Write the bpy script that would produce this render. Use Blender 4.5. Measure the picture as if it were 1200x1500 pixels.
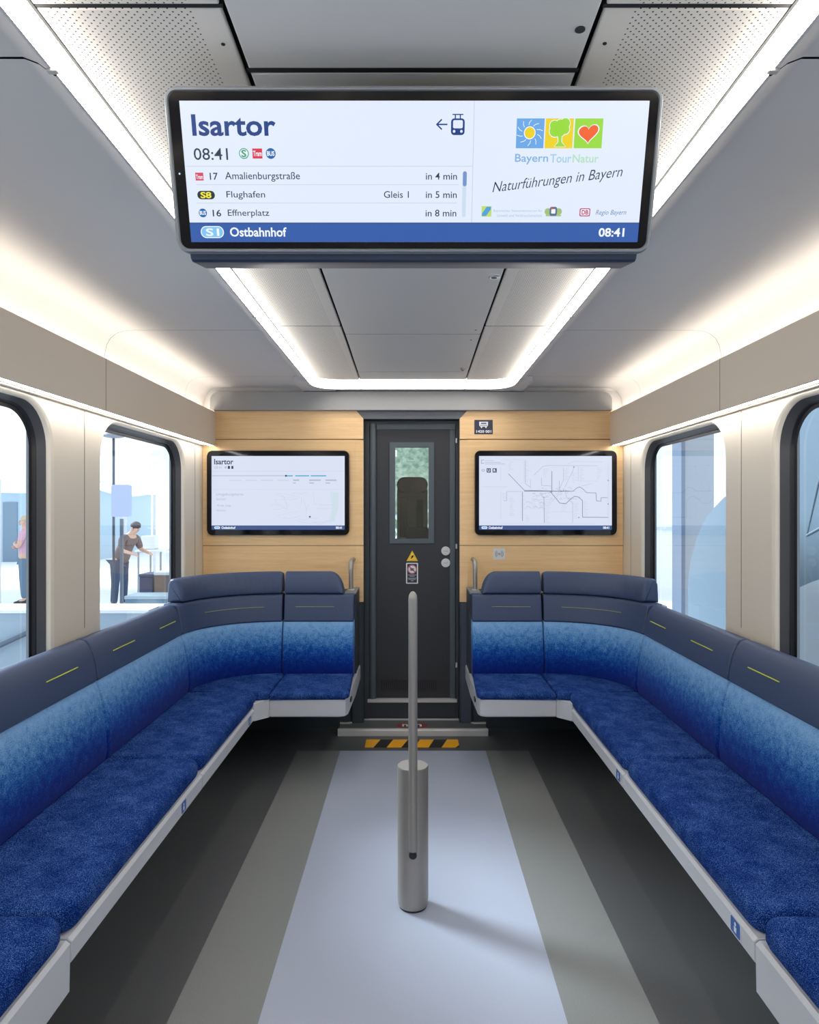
import bpy, bmesh, math, random
from mathutils import Vector, Matrix
random.seed(4)
for o in list(bpy.data.objects): bpy.data.objects.remove(o)
S = bpy.context.scene
COL = S.collection
PI = math.pi

# ------------------------------------------------------------------ camera, world, sun, exposure
CAMH = 1.45
cd = bpy.data.cameras.new('camera'); cam = bpy.data.objects.new('camera', cd); COL.objects.link(cam)
cam.location = (0, 0, CAMH); cam.rotation_euler = (PI/2, 0, 0)
cd.sensor_fit = 'VERTICAL'; cd.sensor_height = 36; cd.sensor_width = 28.8; cd.lens = 24
cd.shift_x = -5/1500; cd.shift_y = -4/1500; cd.clip_start = 0.05; cd.clip_end = 300
S.camera = cam
S.view_settings.view_transform = 'Standard'; S.view_settings.look = 'None'
S.view_settings.exposure = 0.30; S.view_settings.gamma = 1.0; S.view_settings.use_curve_mapping = False
try:
    S.cycles.use_denoising = True; S.cycles.max_bounces = 10; S.cycles.diffuse_bounces = 6
    S.cycles.transparent_max_bounces = 16; S.cycles.sample_clamp_indirect = 8
    S.cycles.caustics_reflective = False; S.cycles.caustics_refractive = False
except Exception: pass
W = bpy.data.worlds.new('World'); S.world = W; W.use_nodes = True
bg = W.node_tree.nodes['Background']; bg.inputs[0].default_value = (0.86, 0.93, 1.0, 1); bg.inputs[1].default_value = 1.6
sd = bpy.data.lights.new('sun', 'SUN'); sun = bpy.data.objects.new('sun', sd); COL.objects.link(sun)
sd.energy = 5.0; sd.angle = math.radians(14); sd.color = (0.92, 0.96, 1.0)
sun.rotation_euler = Vector((0.80, -0.50, -0.62)).to_track_quat('-Z', 'Y').to_euler(); sun.location = (-8, 8, 8)
L_CEIL, L_COVE, L_WASH = 24.0, 15.0, 18.0

# ------------------------------------------------------------------ materials
MATS = {}
def lin(c):
    return tuple(((v/255)/12.92 if v/255 <= .04045 else ((v/255+.055)/1.055)**2.4) for v in c)
def mat(name, rgb, rough=.5, metal=0, spec=.5, emit=None, estr=1, coat=0, sheen=0):
    """rgb in 0..255 display values"""
    if name in MATS: return MATS[name]
    m = bpy.data.materials.new(name); m.use_nodes = True; b = m.node_tree.nodes['Principled BSDF']
    c = lin(rgb); b.inputs['Base Color'].default_value = (*c, 1)
    b.inputs['Roughness'].default_value = rough; b.inputs['Metallic'].default_value = metal
    b.inputs['Specular IOR Level'].default_value = spec
    if coat: b.inputs['Coat Weight'].default_value = coat; b.inputs['Coat Roughness'].default_value = .04
    if sheen: b.inputs['Sheen Weight'].default_value = sheen
    if emit is not None:
        b.inputs['Emission Color'].default_value = (*lin(emit), 1); b.inputs['Emission Strength'].default_value = estr
    MATS[name] = m; return m
def nt(m): return m.node_tree.nodes, m.node_tree.links
def mth(m, op, a, b=None, c=None):
    N, L = nt(m); n = N.new('ShaderNodeMath'); n.operation = op
    for i, v in enumerate((a, b, c)):
        if v is None: continue
        if isinstance(v, (int, float)): n.inputs[i].default_value = v
        else: L.new(v, n.inputs[i])
    return n.outputs[0]
def coords(m):
    N, L = nt(m); t = N.new('ShaderNodeTexCoord'); s = N.new('ShaderNodeSeparateXYZ'); L.new(t.outputs['Object'], s.inputs[0])
    return t.outputs['Object'], s.outputs
def noise(m, vec, scale, detail=2, rough=.5, sc3=None):
    N, L = nt(m); n = N.new('ShaderNodeTexNoise'); n.inputs['Scale'].default_value = scale
    n.inputs['Detail'].default_value = detail; n.inputs['Roughness'].default_value = rough
    if sc3:
        mp = N.new('ShaderNodeMapping'); mp.inputs['Scale'].default_value = sc3; L.new(vec, mp.inputs[0]); vec = mp.outputs[0]
    L.new(vec, n.inputs['Vector']); return n.outputs['Fac']
def ramp(m, fac, stops):
    N, L = nt(m); r = N.new('ShaderNodeValToRGB'); e = r.color_ramp.elements
    while len(e) < len(stops): e.new(.5)
    for i, (p, c) in enumerate(stops): e[i].position = p; e[i].color = (*lin(c), 1)
    L.new(fac, r.inputs[0]); return r.outputs[0]
def mix(m, fac, a, b):
    N, L = nt(m); n = N.new('ShaderNodeMix'); n.data_type = 'RGBA'
    if isinstance(fac, (int, float)): n.inputs[0].default_value = fac
    else: L.new(fac, n.inputs[0])
    for i, v in ((6, a), (7, b)):
        if isinstance(v, tuple): n.inputs[i].default_value = (*lin(v), 1)
        else: L.new(v, n.inputs[i])
    return n.outputs[2]
def base(m, sock): nt(m)[1].new(sock, m.node_tree.nodes['Principled BSDF'].inputs['Base Color'])
def bump(m, h, strength=.2, dist=.002):
    N, L = nt(m); b = N.new('ShaderNodeBump'); b.inputs['Strength'].default_value = strength; b.inputs['Distance'].default_value = dist
    L.new(h, b.inputs['Height']); L.new(b.outputs[0], N['Principled BSDF'].inputs['Normal'])

CREAM = mat('cream_lining', (212, 203, 188), .42)
FASCIA = mat('fascia_lining', (206, 194, 178), .42)
CEIL = mat('ceiling_paint', (204, 203, 204), .5)
PANEL = mat('ceiling_panel_paint', (205, 202, 198), .5)
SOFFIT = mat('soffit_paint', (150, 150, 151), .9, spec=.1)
BLACK = mat('black_gap', (10, 10, 11), .7)
SEAM = mat('seam_line', (70, 66, 62), .7)
RUBBER = mat('window_rubber', (62, 62, 66), .45)
RUBBERB = mat('window_rubber_inner', (26, 27, 31), .35)
DOORF = mat('door_frame_paint', (54, 60, 68), .4)
DOOR = mat('door_leaf_paint', (46, 48, 54), .55)
DOORE = mat('door_edge_paint', (78, 88, 96), .4)
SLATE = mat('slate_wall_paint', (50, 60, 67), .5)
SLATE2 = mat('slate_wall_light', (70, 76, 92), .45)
ALU = mat('brushed_aluminium', (204, 206, 208), .42, .15)
STEEL = mat('steel_post', (158, 154, 150), .42, .55)
SHELL = mat('seat_shell_plastic', (192, 194, 200), .42)
SHELLD = mat('seat_shell_underside', (90, 92, 96), .6)
PLBLACK = mat('black_plastic', (18, 19, 22), .35)
DISPFR = mat('display_frame_grey', (118, 123, 130), .42, .1)
DISPLOW = mat('display_lower_navy', (50, 62, 84), .45)
BEZEL = mat('black_glass_bezel', (5, 8, 18), .08, spec=.35)
STITCH = mat('lime_stitching', (190, 200, 60), .6)
WHITE = mat('white_print', (225, 228, 232), .5)
GREYP = mat('grey_print', (150, 152, 158), .5)
NAVYP = mat('navy_print', (30, 36, 62), .45)
YEL = mat('hazard_yellow', (240, 172, 10), .5)
HBLK = mat('hazard_black', (22, 22, 26), .5)
REDP = mat('red_print', (160, 56, 64), .5)
BLUEP = mat('sticker_blue', (24, 84, 160), .4)

def led(name, c, s):
    m = bpy.data.materials.new(name); m.use_nodes = True; N, L = nt(m); N.clear()
    e = N.new('ShaderNodeEmission'); e.inputs[0].default_value = (*c, 1); e.inputs[1].default_value = s
    o = N.new('ShaderNodeOutputMaterial'); L.new(e.outputs[0], o.inputs[0]); return m
LEDC = led('ceiling_led', (1, .95, .88), L_CEIL)
LEDX = led('wide_end_led', (1, .95, .88), 5.0)
LEDV = led('cove_led', (1, .88, .72), L_COVE)
LEDW = led('wash_led', (1, .96, .92), L_WASH)

def glass(name, tint, f0=.04, boost=1.0):
    m = bpy.data.materials.new(name); m.use_nodes = True; N, L = nt(m); N.clear()
    t = N.new('ShaderNodeBsdfTransparent'); t.inputs[0].default_value = (*tint, 1)
    g = N.new('ShaderNodeBsdfGlossy'); g.inputs['Roughness'].default_value = .0
    fr = N.new('ShaderNodeLayerWeight'); fr.inputs[0].default_value = .5
    mx = N.new('ShaderNodeMixShader'); o = N.new('ShaderNodeOutputMaterial')
    L.new(mth(m, 'ADD', f0*boost*1.6, mth(m, 'MULTIPLY', mth(m, 'POWER', fr.outputs['Facing'], 4.5), .9*boost)), mx.inputs[0]); L.new(t.outputs[0], mx.inputs[1]); L.new(g.outputs[0], mx.inputs[2]); L.new(mx.outputs[0], o.inputs[0])
    return m
GLASS = glass('window_glass', (.86, .93, .96))
DGLASS = glass('door_glass', (.75, .82, .82), boost=1.2)

# wood
WOOD = mat('maple_panel', (228, 190, 140), .42)
v, xyz = coords(WOOD)
n1 = noise(WOOD, v, 1.0, 4, .6, (3.0, 3.0, 90)); n2 = noise(WOOD, v, 1.0, 3, .6, (14, 14, 420))
base(WOOD, ramp(WOOD, mth(WOOD, 'ADD', mth(WOOD, 'MULTIPLY', n1, .6), mth(WOOD, 'MULTIPLY', n2, .4)), [(.3, (216, 176, 124)), (.5, (229, 191, 141)), (.72, (238, 204, 158))]))
WOODE = mat('maple_edge', (120, 92, 60), .6)

# floor: one sheet with lighter lanes
FLOOR = mat('floor_covering', (80, 80, 80), .42)
v, (fx, fy, fz) = coords(FLOOR)
ax = mth(FLOOR, 'ABSOLUTE', fx)
endm = mth(FLOOR, 'LESS_THAN', fy, 4.10)
lm = mth(FLOOR, 'MULTIPLY', mth(FLOOR, 'LESS_THAN', ax, .437), endm)
mm = mth(FLOOR, 'MULTIPLY', mth(FLOOR, 'LESS_THAN', ax, .695), endm)
sp = ramp(FLOOR, noise(FLOOR, v, 420, 2, .7), [(.30, (0, 0, 0)), (.5, (128, 128, 128)), (.74, (255, 255, 255))])
c = mix(FLOOR, mm, mix(FLOOR, sp, (76, 78, 80), (98, 99, 100)), mix(FLOOR, sp, (112, 115, 115), (136, 138, 136)))
c = mix(FLOOR, lm, c, mix(FLOOR, sp, (152, 160, 178), (166, 173, 189)))
base(FLOOR, c)

# perforated ceiling panel
def perf(sgn):
    m = mat('perforated_panel_' + ('left' if sgn < 0 else 'right'), (210, 206, 198), .5)
    v, (x, y, z) = coords(m)
    ax = mth(m, 'ABSOLUTE', x)
    py, px = .0065, .0143
    vv = mth(m, 'DIVIDE', mth(m, 'ADD', y, 9), py)
    row = mth(m, 'FLOOR', vv)
    uu = mth(m, 'ADD', mth(m, 'DIVIDE', ax, px), mth(m, 'MULTIPLY', mth(m, 'MODULO', row, 2), .5))
    du = mth(m, 'MULTIPLY', mth(m, 'SUBTRACT', mth(m, 'FRACT', uu), .5), px)
    dv = mth(m, 'MULTIPLY', mth(m, 'SUBTRACT', mth(m, 'FRACT', vv), .5), py)
    d = mth(m, 'SQRT', mth(m, 'ADD', mth(m, 'MULTIPLY', du, du), mth(m, 'MULTIPLY', dv, dv)))
    h = mth(m, 'LESS_THAN', d, .00165)
    h = mth(m, 'MULTIPLY', h, mth(m, 'GREATER_THAN', ax, .352)); h = mth(m, 'MULTIPLY', h, mth(m, 'LESS_THAN', ax, .592))
    base(m, mix(m, h, (222, 215, 205), (60, 54, 48)))
    return m
PERF_L, PERF_R = perf(-1), perf(1)

# upholstery
def cloth_seat():
    m = mat('blue_seat_plush', (10, 50, 150), .9, spec=.05)
    v, _ = coords(m)
    f = mth(m, 'ADD', mth(m, 'MULTIPLY', noise(m, v, 520, 4, .85), .88), mth(m, 'MULTIPLY', noise(m, v, 14, 3, .6), .12))
    base(m, ramp(m, f, [(.40, (0, 18, 72)), (.49, (0, 32, 98)), (.54, (6, 52, 128)), (.60, (110, 148, 204))]))
    bump(m, noise(m, v, 300, 2), .25, .001); return m
SEAT = cloth_seat()
def cloth_back():
    m = mat('blue_gradient_plush', (60, 110, 180), .85, sheen=.06, spec=.15)
    v, (x, y, z) = coords(m)
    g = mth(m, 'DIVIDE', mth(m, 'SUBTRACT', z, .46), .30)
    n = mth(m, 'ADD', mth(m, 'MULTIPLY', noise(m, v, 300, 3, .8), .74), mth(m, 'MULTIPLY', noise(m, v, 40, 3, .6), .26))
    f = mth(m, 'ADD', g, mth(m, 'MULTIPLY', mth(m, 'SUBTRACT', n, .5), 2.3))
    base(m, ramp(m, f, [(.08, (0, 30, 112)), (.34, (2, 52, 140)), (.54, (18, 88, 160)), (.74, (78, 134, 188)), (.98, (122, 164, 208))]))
    bump(m, noise(m, v, 300, 2), .25, .001); return m
BACK = cloth_back()
LEATH = mat('navy_leather', (58, 72, 102), .48, spec=.4)
v, _ = coords(LEATH); bump(LEATH, noise(LEATH, v, 380, 3), .12, .0006)
LEATHW = mat('navy_leather_wrinkled', (56, 70, 100), .46, spec=.4)
v, _ = coords(LEATHW); bump(LEATHW, noise(LEATHW, v, 1, 2, .5, (22, 22, 7)), .35, .012)

# ------------------------------------------------------------------ object helpers
ORG = {}
def link(name, me, parent=None):
    o = bpy.data.objects.new(name, me); COL.objects.link(o)
    if parent is not None: o.parent = parent
    return o
def thing(name, label, cat, loc=(0, 0, 0), group=None, kind=None):
    o = bpy.data.objects.new(name, None); COL.objects.link(o); o.location = loc; o.empty_display_size = .05
    ORG[o] = Vector(loc); tag(o, label, cat, group, kind); return o
def tag(o, label=None, cat=None, group=None, kind=None):
    if label: o['label'] = label
    if cat: o['category'] = cat
    if group: o['group'] = group
    if kind: o['kind'] = kind
    return o
def mesh(name, verts, faces, m, parent=None, fm=None, smooth=False):
    """world-space vertices; the mesh takes the origin of its thing"""
    org = ORG.get(parent, Vector((0, 0, 0)))
    me = bpy.data.meshes.new(name)
    me.from_pydata([tuple(Vector(v) - org) for v in verts], [], faces)
    ms = m if isinstance(m, (list, tuple)) else [m]
    for q in ms: me.materials.append(q)
    if fm:
        for p, i in zip(me.polygons, fm): p.material_index = i
    bm = bmesh.new(); bm.from_mesh(me); bmesh.ops.recalc_face_normals(bm, faces=bm.faces); bm.to_mesh(me); bm.free()
    if smooth:
        me.shade_smooth()
        try: me.set_sharp_from_angle(angle=math.radians(38))
        except Exception: pass
    o = link(name, me, parent)
    if smooth: w_ = o.modifiers.new('wn', 'WEIGHTED_NORMAL'); w_.keep_sharp = True; ORG[o] = org
    return o
class MB:
    def __init__(s): s.v = []; s.f = []; s.m = []
    def add(s, v, f, mi=0):
        n = len(s.v); s.v += [tuple(q) for q in v]; s.f += [tuple(i+n for i in q) for q in f]; s.m += [mi]*len(f); return s
    def box(s, x0, x1, y0, y1, z0, z1, mi=0):
        v = [(x, y, z) for x in (x0, x1) for y in (y0, y1) for z in (z0, z1)]
        return s.add(v, [(0, 1, 3, 2), (4, 6, 7, 5), (0, 4, 5, 1), (2, 3, 7, 6), (0, 2, 6, 4), (1, 5, 7, 3)], mi)
    def bbox(s, x0, x1, y0, y1, z0, z1, b=.01, seg=3, mi=0):
        bm = bmesh.new(); bmesh.ops.create_cube(bm, size=1)
        for q in bm.verts: q.co = Vector(((x0+x1)/2+q.co.x*(x1-x0), (y0+y1)/2+q.co.y*(y1-y0), (z0+z1)/2+q.co.z*(z1-z0)))
        bmesh.ops.bevel(bm, geom=bm.edges[:], offset=b, segments=seg, profile=.5, affect='EDGES')
        bm.verts.index_update(); s.add([q.co for q in bm.verts], [[q.index for q in f.verts] for f in bm.faces], mi); bm.free(); return s
    def prism(s, pts, axis, a0, a1, b=0, seg=2, mi=0):
        """pts: 2D outline, extruded along axis from a0 to a1; b bevels all edges"""
        def mk(p, a):
            return {'x': (a, p[0], p[1]), 'y': (p[0], a, p[1]), 'z': (p[0], p[1], a)}[axis]
        bm = bmesh.new(); A = [bm.verts.new(mk(p, a0)) for p in pts]; B = [bm.verts.new(mk(p, a1)) for p in pts]; n = len(pts)
        fa = bm.faces.new(A); fb = bm.faces.new(B[::-1])
        for i in range(n): bm.faces.new((A[i], A[(i+1) % n], B[(i+1) % n], B[i]))
        if b:
            ed = [e for e in bm.edges if (e in fa.edges or e in fb.edges)]
            bmesh.ops.bevel(bm, geom=ed, offset=b, segments=seg, profile=.5, affect='EDGES', clamp_overlap=True)
        bmesh.ops.recalc_face_normals(bm, faces=bm.faces)
        bm.verts.index_update(); s.add([q.co for q in bm.verts], [[q.index for q in f.verts] for f in bm.faces], mi); bm.free(); return s
    def tube(s, pts, r, n=12, mi=0, cap=True):
        pts = [Vector(p) for p in pts]; rs = r if isinstance(r, (list, tuple)) else [r]*len(pts)
        rings = []; up = None
        for i, p in enumerate(pts):
            t = (pts[min(i+1, len(pts)-1)] - pts[max(i-1, 0)]).normalized()
            if up is None: up = Vector((0, 0, 1)) if abs(t.z) < .9 else Vector((0, 1, 0))
            a = t.cross(up)
            if a.length < 1e-4: a = t.cross(Vector((1, 0, 0)))
            a.normalize(); b = t.cross(a).normalized(); up = -b if False else up
            rings.append([p + (a*math.cos(2*PI*k/n) + b*math.sin(2*PI*k/n))*rs[i] for k in range(n)])
        v = [q for R in rings for q in R]; f = []
        for i in range(len(rings)-1):
            for k in range(n): f.append((i*n+k, i*n+(k+1) % n, (i+1)*n+(k+1) % n, (i+1)*n+k))
        if cap: f.append(tuple(range(n))); f.append(tuple((len(rings)-1)*n+k for k in range(n)))
        return s.add(v, f, mi)
    def ell(s, c, r, nu=14, nv=8, mi=0):
        v = []; f = []
        for j in range(nv+1):
            th = PI*j/nv
            for i in range(nu):
                ph = 2*PI*i/nu; v.append((c[0]+r[0]*math.sin(th)*math.cos(ph), c[1]+r[1]*math.sin(th)*math.sin(ph), c[2]+r[2]*math.cos(th)))
        for j in range(nv):
            for i in range(nu): f.append((j*nu+i, j*nu+(i+1) % nu, (j+1)*nu+(i+1) % nu, (j+1)*nu+i))
        return s.add(v, f, mi)
    def build(s, name, m, parent=None, smooth=False):
        return mesh(name, s.v, s.f, m, parent, s.m, smooth)
def rrect(x0, x1, y0, y1, r, n=8):
    out = []
    for cx, cy, a in ((x1-r, y1-r, 0), (x0+r, y1-r, 90), (x0+r, y0+r, 180), (x1-r, y0+r, 270)):
        for k in range(n+1):
            t = math.radians(a+90*k/n); out.append((cx+r*math.cos(t), cy+r*math.sin(t)))
    return out
def struct(o): o['kind'] = 'structure'; return o

# pixel helpers, only used to read positions off the photograph onto a known surface
def PX(px, Y): return (px-605)*Y/1000
def PZ(py, Y): return CAMH-(py-746)*Y/1000

# ------------------------------------------------------------------ drawing on flat signs and screens
def text_mesh(body, bold=0.0, shear=0.0):
    cu = bpy.data.curves.new('t', 'FONT'); cu.body = body; cu.offset = bold; cu.shear = shear; cu.resolution_u = 3
    o = bpy.data.objects.new('t', cu); COL.objects.link(o); dg = bpy.context.evaluated_depsgraph_get()
    me = bpy.data.meshes.new_from_object(o.evaluated_get(dg))
    v = [(q.co.x, q.co.y) for q in me.vertices]; f = [tuple(p.vertices) for p in me.polygons]
    bpy.data.objects.remove(o); bpy.data.curves.remove(cu); bpy.data.meshes.remove(me)
    return v, f
class Canvas:
    """collects flat coloured shapes on one plane (origin O, right U, up V, normal N towards the viewer)"""
    def __init__(s, O, U, V):
        s.O, s.U, s.V = Vector(O), Vector(U).normalized(), Vector(V).normalized(); s.N = s.U.cross(s.V).normalized()
        s.v = []; s.f = []; s.m = []; s.mats = []
    def uv(s, px, py):
        d = Vector(((px-605)/1000, 1, -(py-746)/1000)); c0 = Vector((0, 0, CAMH))
        t = (s.O-c0).dot(s.N)/d.dot(s.N); p = c0+d*t-s.O; return p.dot(s.U), p.dot(s.V)
    def P(s, u, v, layer): return s.O+s.U*u+s.V*v+s.N*(.00035*layer)
    def mi(s, m):
        if m not in s.mats: s.mats.append(m)
        return s.mats.index(m)
    def poly_uv(s, pts, m, layer=1):
        n = len(s.v); s.v += [s.P(a, b, layer) for a, b in pts]; s.f.append(tuple(range(n, n+len(pts)))); s.m.append(s.mi(m))
    def poly(s, pts, m, layer=1): s.poly_uv([s.uv(*p) for p in pts], m, layer)
    def box(s, x0, y0, x1, y1):
        ym, xm = (y0+y1)/2, (x0+x1)/2
        return s.uv(x0, ym)[0], s.uv(xm, y1)[1], s.uv(x1, ym)[0], s.uv(xm, y0)[1]
    def rect(s, x0, y0, x1, y1, m, layer=1, r=0):
        a, b, c, d = s.box(x0, y0, x1, y1)
        if r:
            r = min(r*(c-a)/(x1-x0), (c-a)/2-1e-5, (d-b)/2-1e-5); s.poly_uv(rrect(a, c, b, d, r, 6), m, layer)
        else: s.poly_uv([(a, b), (c, b), (c, d), (a, d)], m, layer)
    def disc(s, x, y, r, m, layer=1, n=24, ry=None):
        u, v = s.uv(x, y); k = s.uv(x+1, y)[0]-u
        s.poly_uv([(u+r*k*math.cos(2*PI*i/n), v+(ry or r)*k*math.sin(2*PI*i/n)) for i in range(n)], m, layer)
    def line(s, pts, w, m, layer=1):
        q = [Vector(s.uv(*p)) for p in pts]; k = s.uv(pts[0][0]+1, pts[0][1])[0]-q[0][0]; h = w*k/2
        for a, b in zip(q, q[1:]):
            d = (b-a)
            if d.length < 1e-7: continue
            d.normalize(); n = Vector((-d.y, d.x))*h; e = d*h*.6
            s.poly_uv([a-n-e, b-n+e, b+n+e, a+n-e], m, layer)
    def text(s, body, x0, y0, x1, y1, m, layer=1, bold=0.0, shear=0.0, rot=0.0):
        tv, tf = text_mesh(body, bold, shear); a, b, c, d = s.box(x0, y0, x1, y1)
        xs = [p[0] for p in tv]; ys = [p[1] for p in tv]; X0, X1, Y0, Y1 = min(xs), max(xs), min(ys), max(ys)
        n = len(s.v); cx, cy = (a+c)/2, (b+d)/2
        for x, y in tv:
            u = a+(x-X0)/(X1-X0)*(c-a); w = b+(y-Y0)/(Y1-Y0)*(d-b)
            if rot: w += (u-cx)*math.tan(rot)
            s.v.append(s.P(u, w, layer))
        i = s.mi(m)
        for f in tf: s.f.append(tuple(q+n for q in f)); s.m.append(i)
    def build(s, name, parent=None):
        org = ORG.get(parent, Vector((0, 0, 0)))
        me = bpy.data.meshes.new(name); me.from_pydata([tuple(Vector(p)-org) for p in s.v], [], s.f)
        for q in s.mats: me.materials.append(q)
        for p, i in zip(me.polygons, s.m): p.material_index = i
        o = link(name, me, parent); ORG[o] = org; return o
def scr(rgb, k=1.0):
    name = 'screen_%d_%d_%d' % rgb
    m = mat(name, (4, 4, 6), .35, spec=.3, emit=rgb, estr=k*.83)
    return m
# ------------------------------------------------------------------ FLOOR, WALLS, CEILING
YB, YF = 4.5, -2.6
XW = 1.386; ZC = 2.25
struct(MB().box(-1.40, 1.40, YF, 4.53, -.05, 0).build('floor', FLOOR))

WZ0, WZ1 = .62, 1.852
WINS = [(3.045, 4.14), (1.50, 2.615), (-.03, 1.08), (-1.58, -.48)]
def wall(sgn, nm):
    bm = bmesh.new(); edges = []
    def loop(pts):
        vs = [bm.verts.new((0, a, b)) for a, b in pts]; return [bm.edges.new((vs[i], vs[(i+1) % len(vs)])) for i in range(len(vs))]
    edges += loop([(YF, .30), (YB, .30), (YB, 2.06), (YF, 2.06)])
    loops = []
    for a, b in WINS:
        pts = rrect(a-.022, b+.022, WZ0-.022, WZ1+.008, .185, 10); loops.append((a, b, pts)); edges += loop(pts)
    bmesh.ops.triangle_fill(bm, use_beauty=True, edges=edges)
    bm.verts.index_update()
    V = [(sgn*XW, v.co.y, v.co.z) for v in bm.verts]; F = [[v.index for v in f.verts] for f in bm.faces]; bm.free()
    mb = MB().add(V, F)
    # lip turning into the window opening
    for a, b, pts in loops:
        n = len(pts); inner = rrect(a, b, WZ0, WZ1-.004, .165, 10)
        P = [(sgn*XW, *p) for p in pts] + [(sgn*(XW+.006), (p[0]*.4+q[0]*.6), (p[1]*.4+q[1]*.6)) for p, q in zip(pts, inner)] + [(sgn*(XW+.024), *p) for p in inner]
        mb.add(P, [(r*n+i, r*n+(i+1) % n, (r+1)*n+(i+1) % n, (r+1)*n+i) for r in (0, 1) for i in range(n)])
    w = struct(mb.build('wall_'+nm, CREAM, smooth=True))
    # lower wall under the benches
    l = MB().box(sgn*XW-.012, sgn*XW+.012, YF, YB, 0, .30).build('lower_lining', mat('lower_wall_grey', (72, 74, 78), .6), w)
    # outer skin so daylight only enters at the windows
    sk = MB()
    X0, X1 = sorted((sgn*(XW+.075), sgn*(XW+.085)))
    prev = YF-.1
    for a, b in sorted(WINS):
        sk.box(X0, X1, prev, a+.02, -.1, 2.4); sk.box(X0, X1, a+.02, b-.02, -.1, WZ0+.02); sk.box(X0, X1, a+.02, b-.02, WZ1-.02, 2.4); prev = b-.02
    sk.box(X0, X1, prev, 4.70, -.1, 2.4)
    sk.build('outer_skin', mat('outer_skin_grey', (120, 124, 130), .5), w)
    s = MB()
    for y in (2.88, 1.29, -.25, 4.34): s.box(*sorted((sgn*(XW-.0012), sgn*(XW+.001))), y-.0009, y+.0009, .95, 1.865)
    s.build('panel_joint', SEAM, w)
    return w
WL, WR = wall(-1, 'left'), wall(1, 'right')
wn = 1
for sgn in (-1, 1):
    for (a, b) in WINS:
        mb = MB(); prof = [(.020, 0, 0), (.030, .004, 0), (.050, .012, 0), (.052, .016, 1), (.064, .020, 1), (.066, .034, 1)]
        rings = [[(sgn*(XW+d), *p) for p in rrect(a+i, b-i, WZ0+i, WZ1-.004-i, .165-i*.7, 10)] for d, i, _ in prof]
        n = len(rings[0])
        for k in range(len(rings)-1):
            mb.add(rings[k]+rings[k+1], [(i, (i+1) % n, n+(i+1) % n, n+i) for i in range(n)], prof[k+1][2])
        o = struct(mb.build('window_%d' % wn, [RUBBER, RUBBERB], smooth=True)); wn += 1
        pane = rrect(a+.03, b-.03, WZ0+.03, WZ1-.034, .14, 10)
        mesh('pane', [(sgn*(XW+.066), *p) for p in pane], [tuple(range(len(pane)))], GLASS, o)

# front end wall behind the camera
struct(MB().box(-1.40, 1.40, YF-.04, YF, 0, 2.35).build('wall_front', CREAM))

# overhead fascias with cove channel
for sgn, nm in ((-1, 1), (1, 2)):
    sec = [(1.30, 1.868), (1.30, 2.088), (1.312, 2.090), (1.314, 2.052), (1.378, 2.052), (1.378, 1.866), (1.362, 1.866), (1.362, 1.874), (1.306, 1.874), (1.306, 1.866)]
    f = struct(MB().prism([(sgn*a, b) for a, b in sec], 'y', YF, 4.497).build('trim_%d' % nm, FASCIA))
    j = MB()
    for y in (2.89, 1.1, -.7): j.box(*sorted((sgn*1.2992, sgn*1.301)), y-.0009, y+.0009, 1.869, 2.088)
    j.build('panel_joint', SEAM, f)

# ceiling
cb = MB().box(-1.47, 1.47, YF-.04, 4.56, 2.285, 2.33)
ceil = struct(cb.build('ceiling', BLACK))
prof = [(.6325, 2.268), (.6325, 2.2200), (.6365, 2.2195), (.664, 2.240), (.69, ZC), (1.24, ZC), (1.29, 2.247), (1.325, 2.236), (1.352, 2.214), (1.368, 2.185), (1.376, 2.15), (1.380, 2.10), (1.380, 2.045)]
for sgn in (-1, 1):
    for y0, y1 in ((YF, 1.207), (1.213, 3.0485), (3.0515, 4.119), (4.121, 4.49)):
        V = []; F = []; n = len(prof)
        for y in (y0, y1): V += [(sgn*a, y, b) for a, b in prof]
        for i in range(n-1): F.append((i, i+1, n+i+1, n+i))
        V += [(sgn*.69, y0, 2.27), (sgn*.69, y1, 2.27)]
        mesh('ceiling_side_panel', V, F, CEIL, ceil, smooth=True)
    mb = MB().box(*sorted((sgn*1.383, sgn*1.389)), YF, 4.49, 2.0, 2.27)
    for y in (1.21, 3.05): mb.box(*sorted((sgn*.69, sgn*1.33)), y-.004, y+.004, 2.262, 2.27)
    mb.build('ceiling_backing', BLACK, ceil)
    j = MB()
    for y in (3.05, 4.12): j.box(*sorted((sgn*1.3785, sgn*1.382)), y-.0015, y+.0015, 2.06, 2.135)
    j.build('cove_joint', SEAM, ceil)
XG = lambda y: .303 if y < 2.2 else .303+(y-2.2)/2.27*.028
def cpanel(name, xs, y0, y1, m, z=ZC, t=.014, b=.004):
    x0, x1, x2, x3 = xs
    return MB().prism([(x0, y0), (x1, y0), (x2, y1), (x3, y1)], 'z', z, z+t, b=b).build(name, m, ceil, smooth=True)
gp = .0045
for y0, y1 in ((YF, -.55), (-.54, 1.240), (1.254, 3.120), (3.126, 3.975), (3.981, 4.215)):
    a, b = XG(y0)-gp, XG(y1)-gp
    cpanel('ceiling_centre_panel', (-a, a, b, -b), y0, y1, PANEL)
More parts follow.
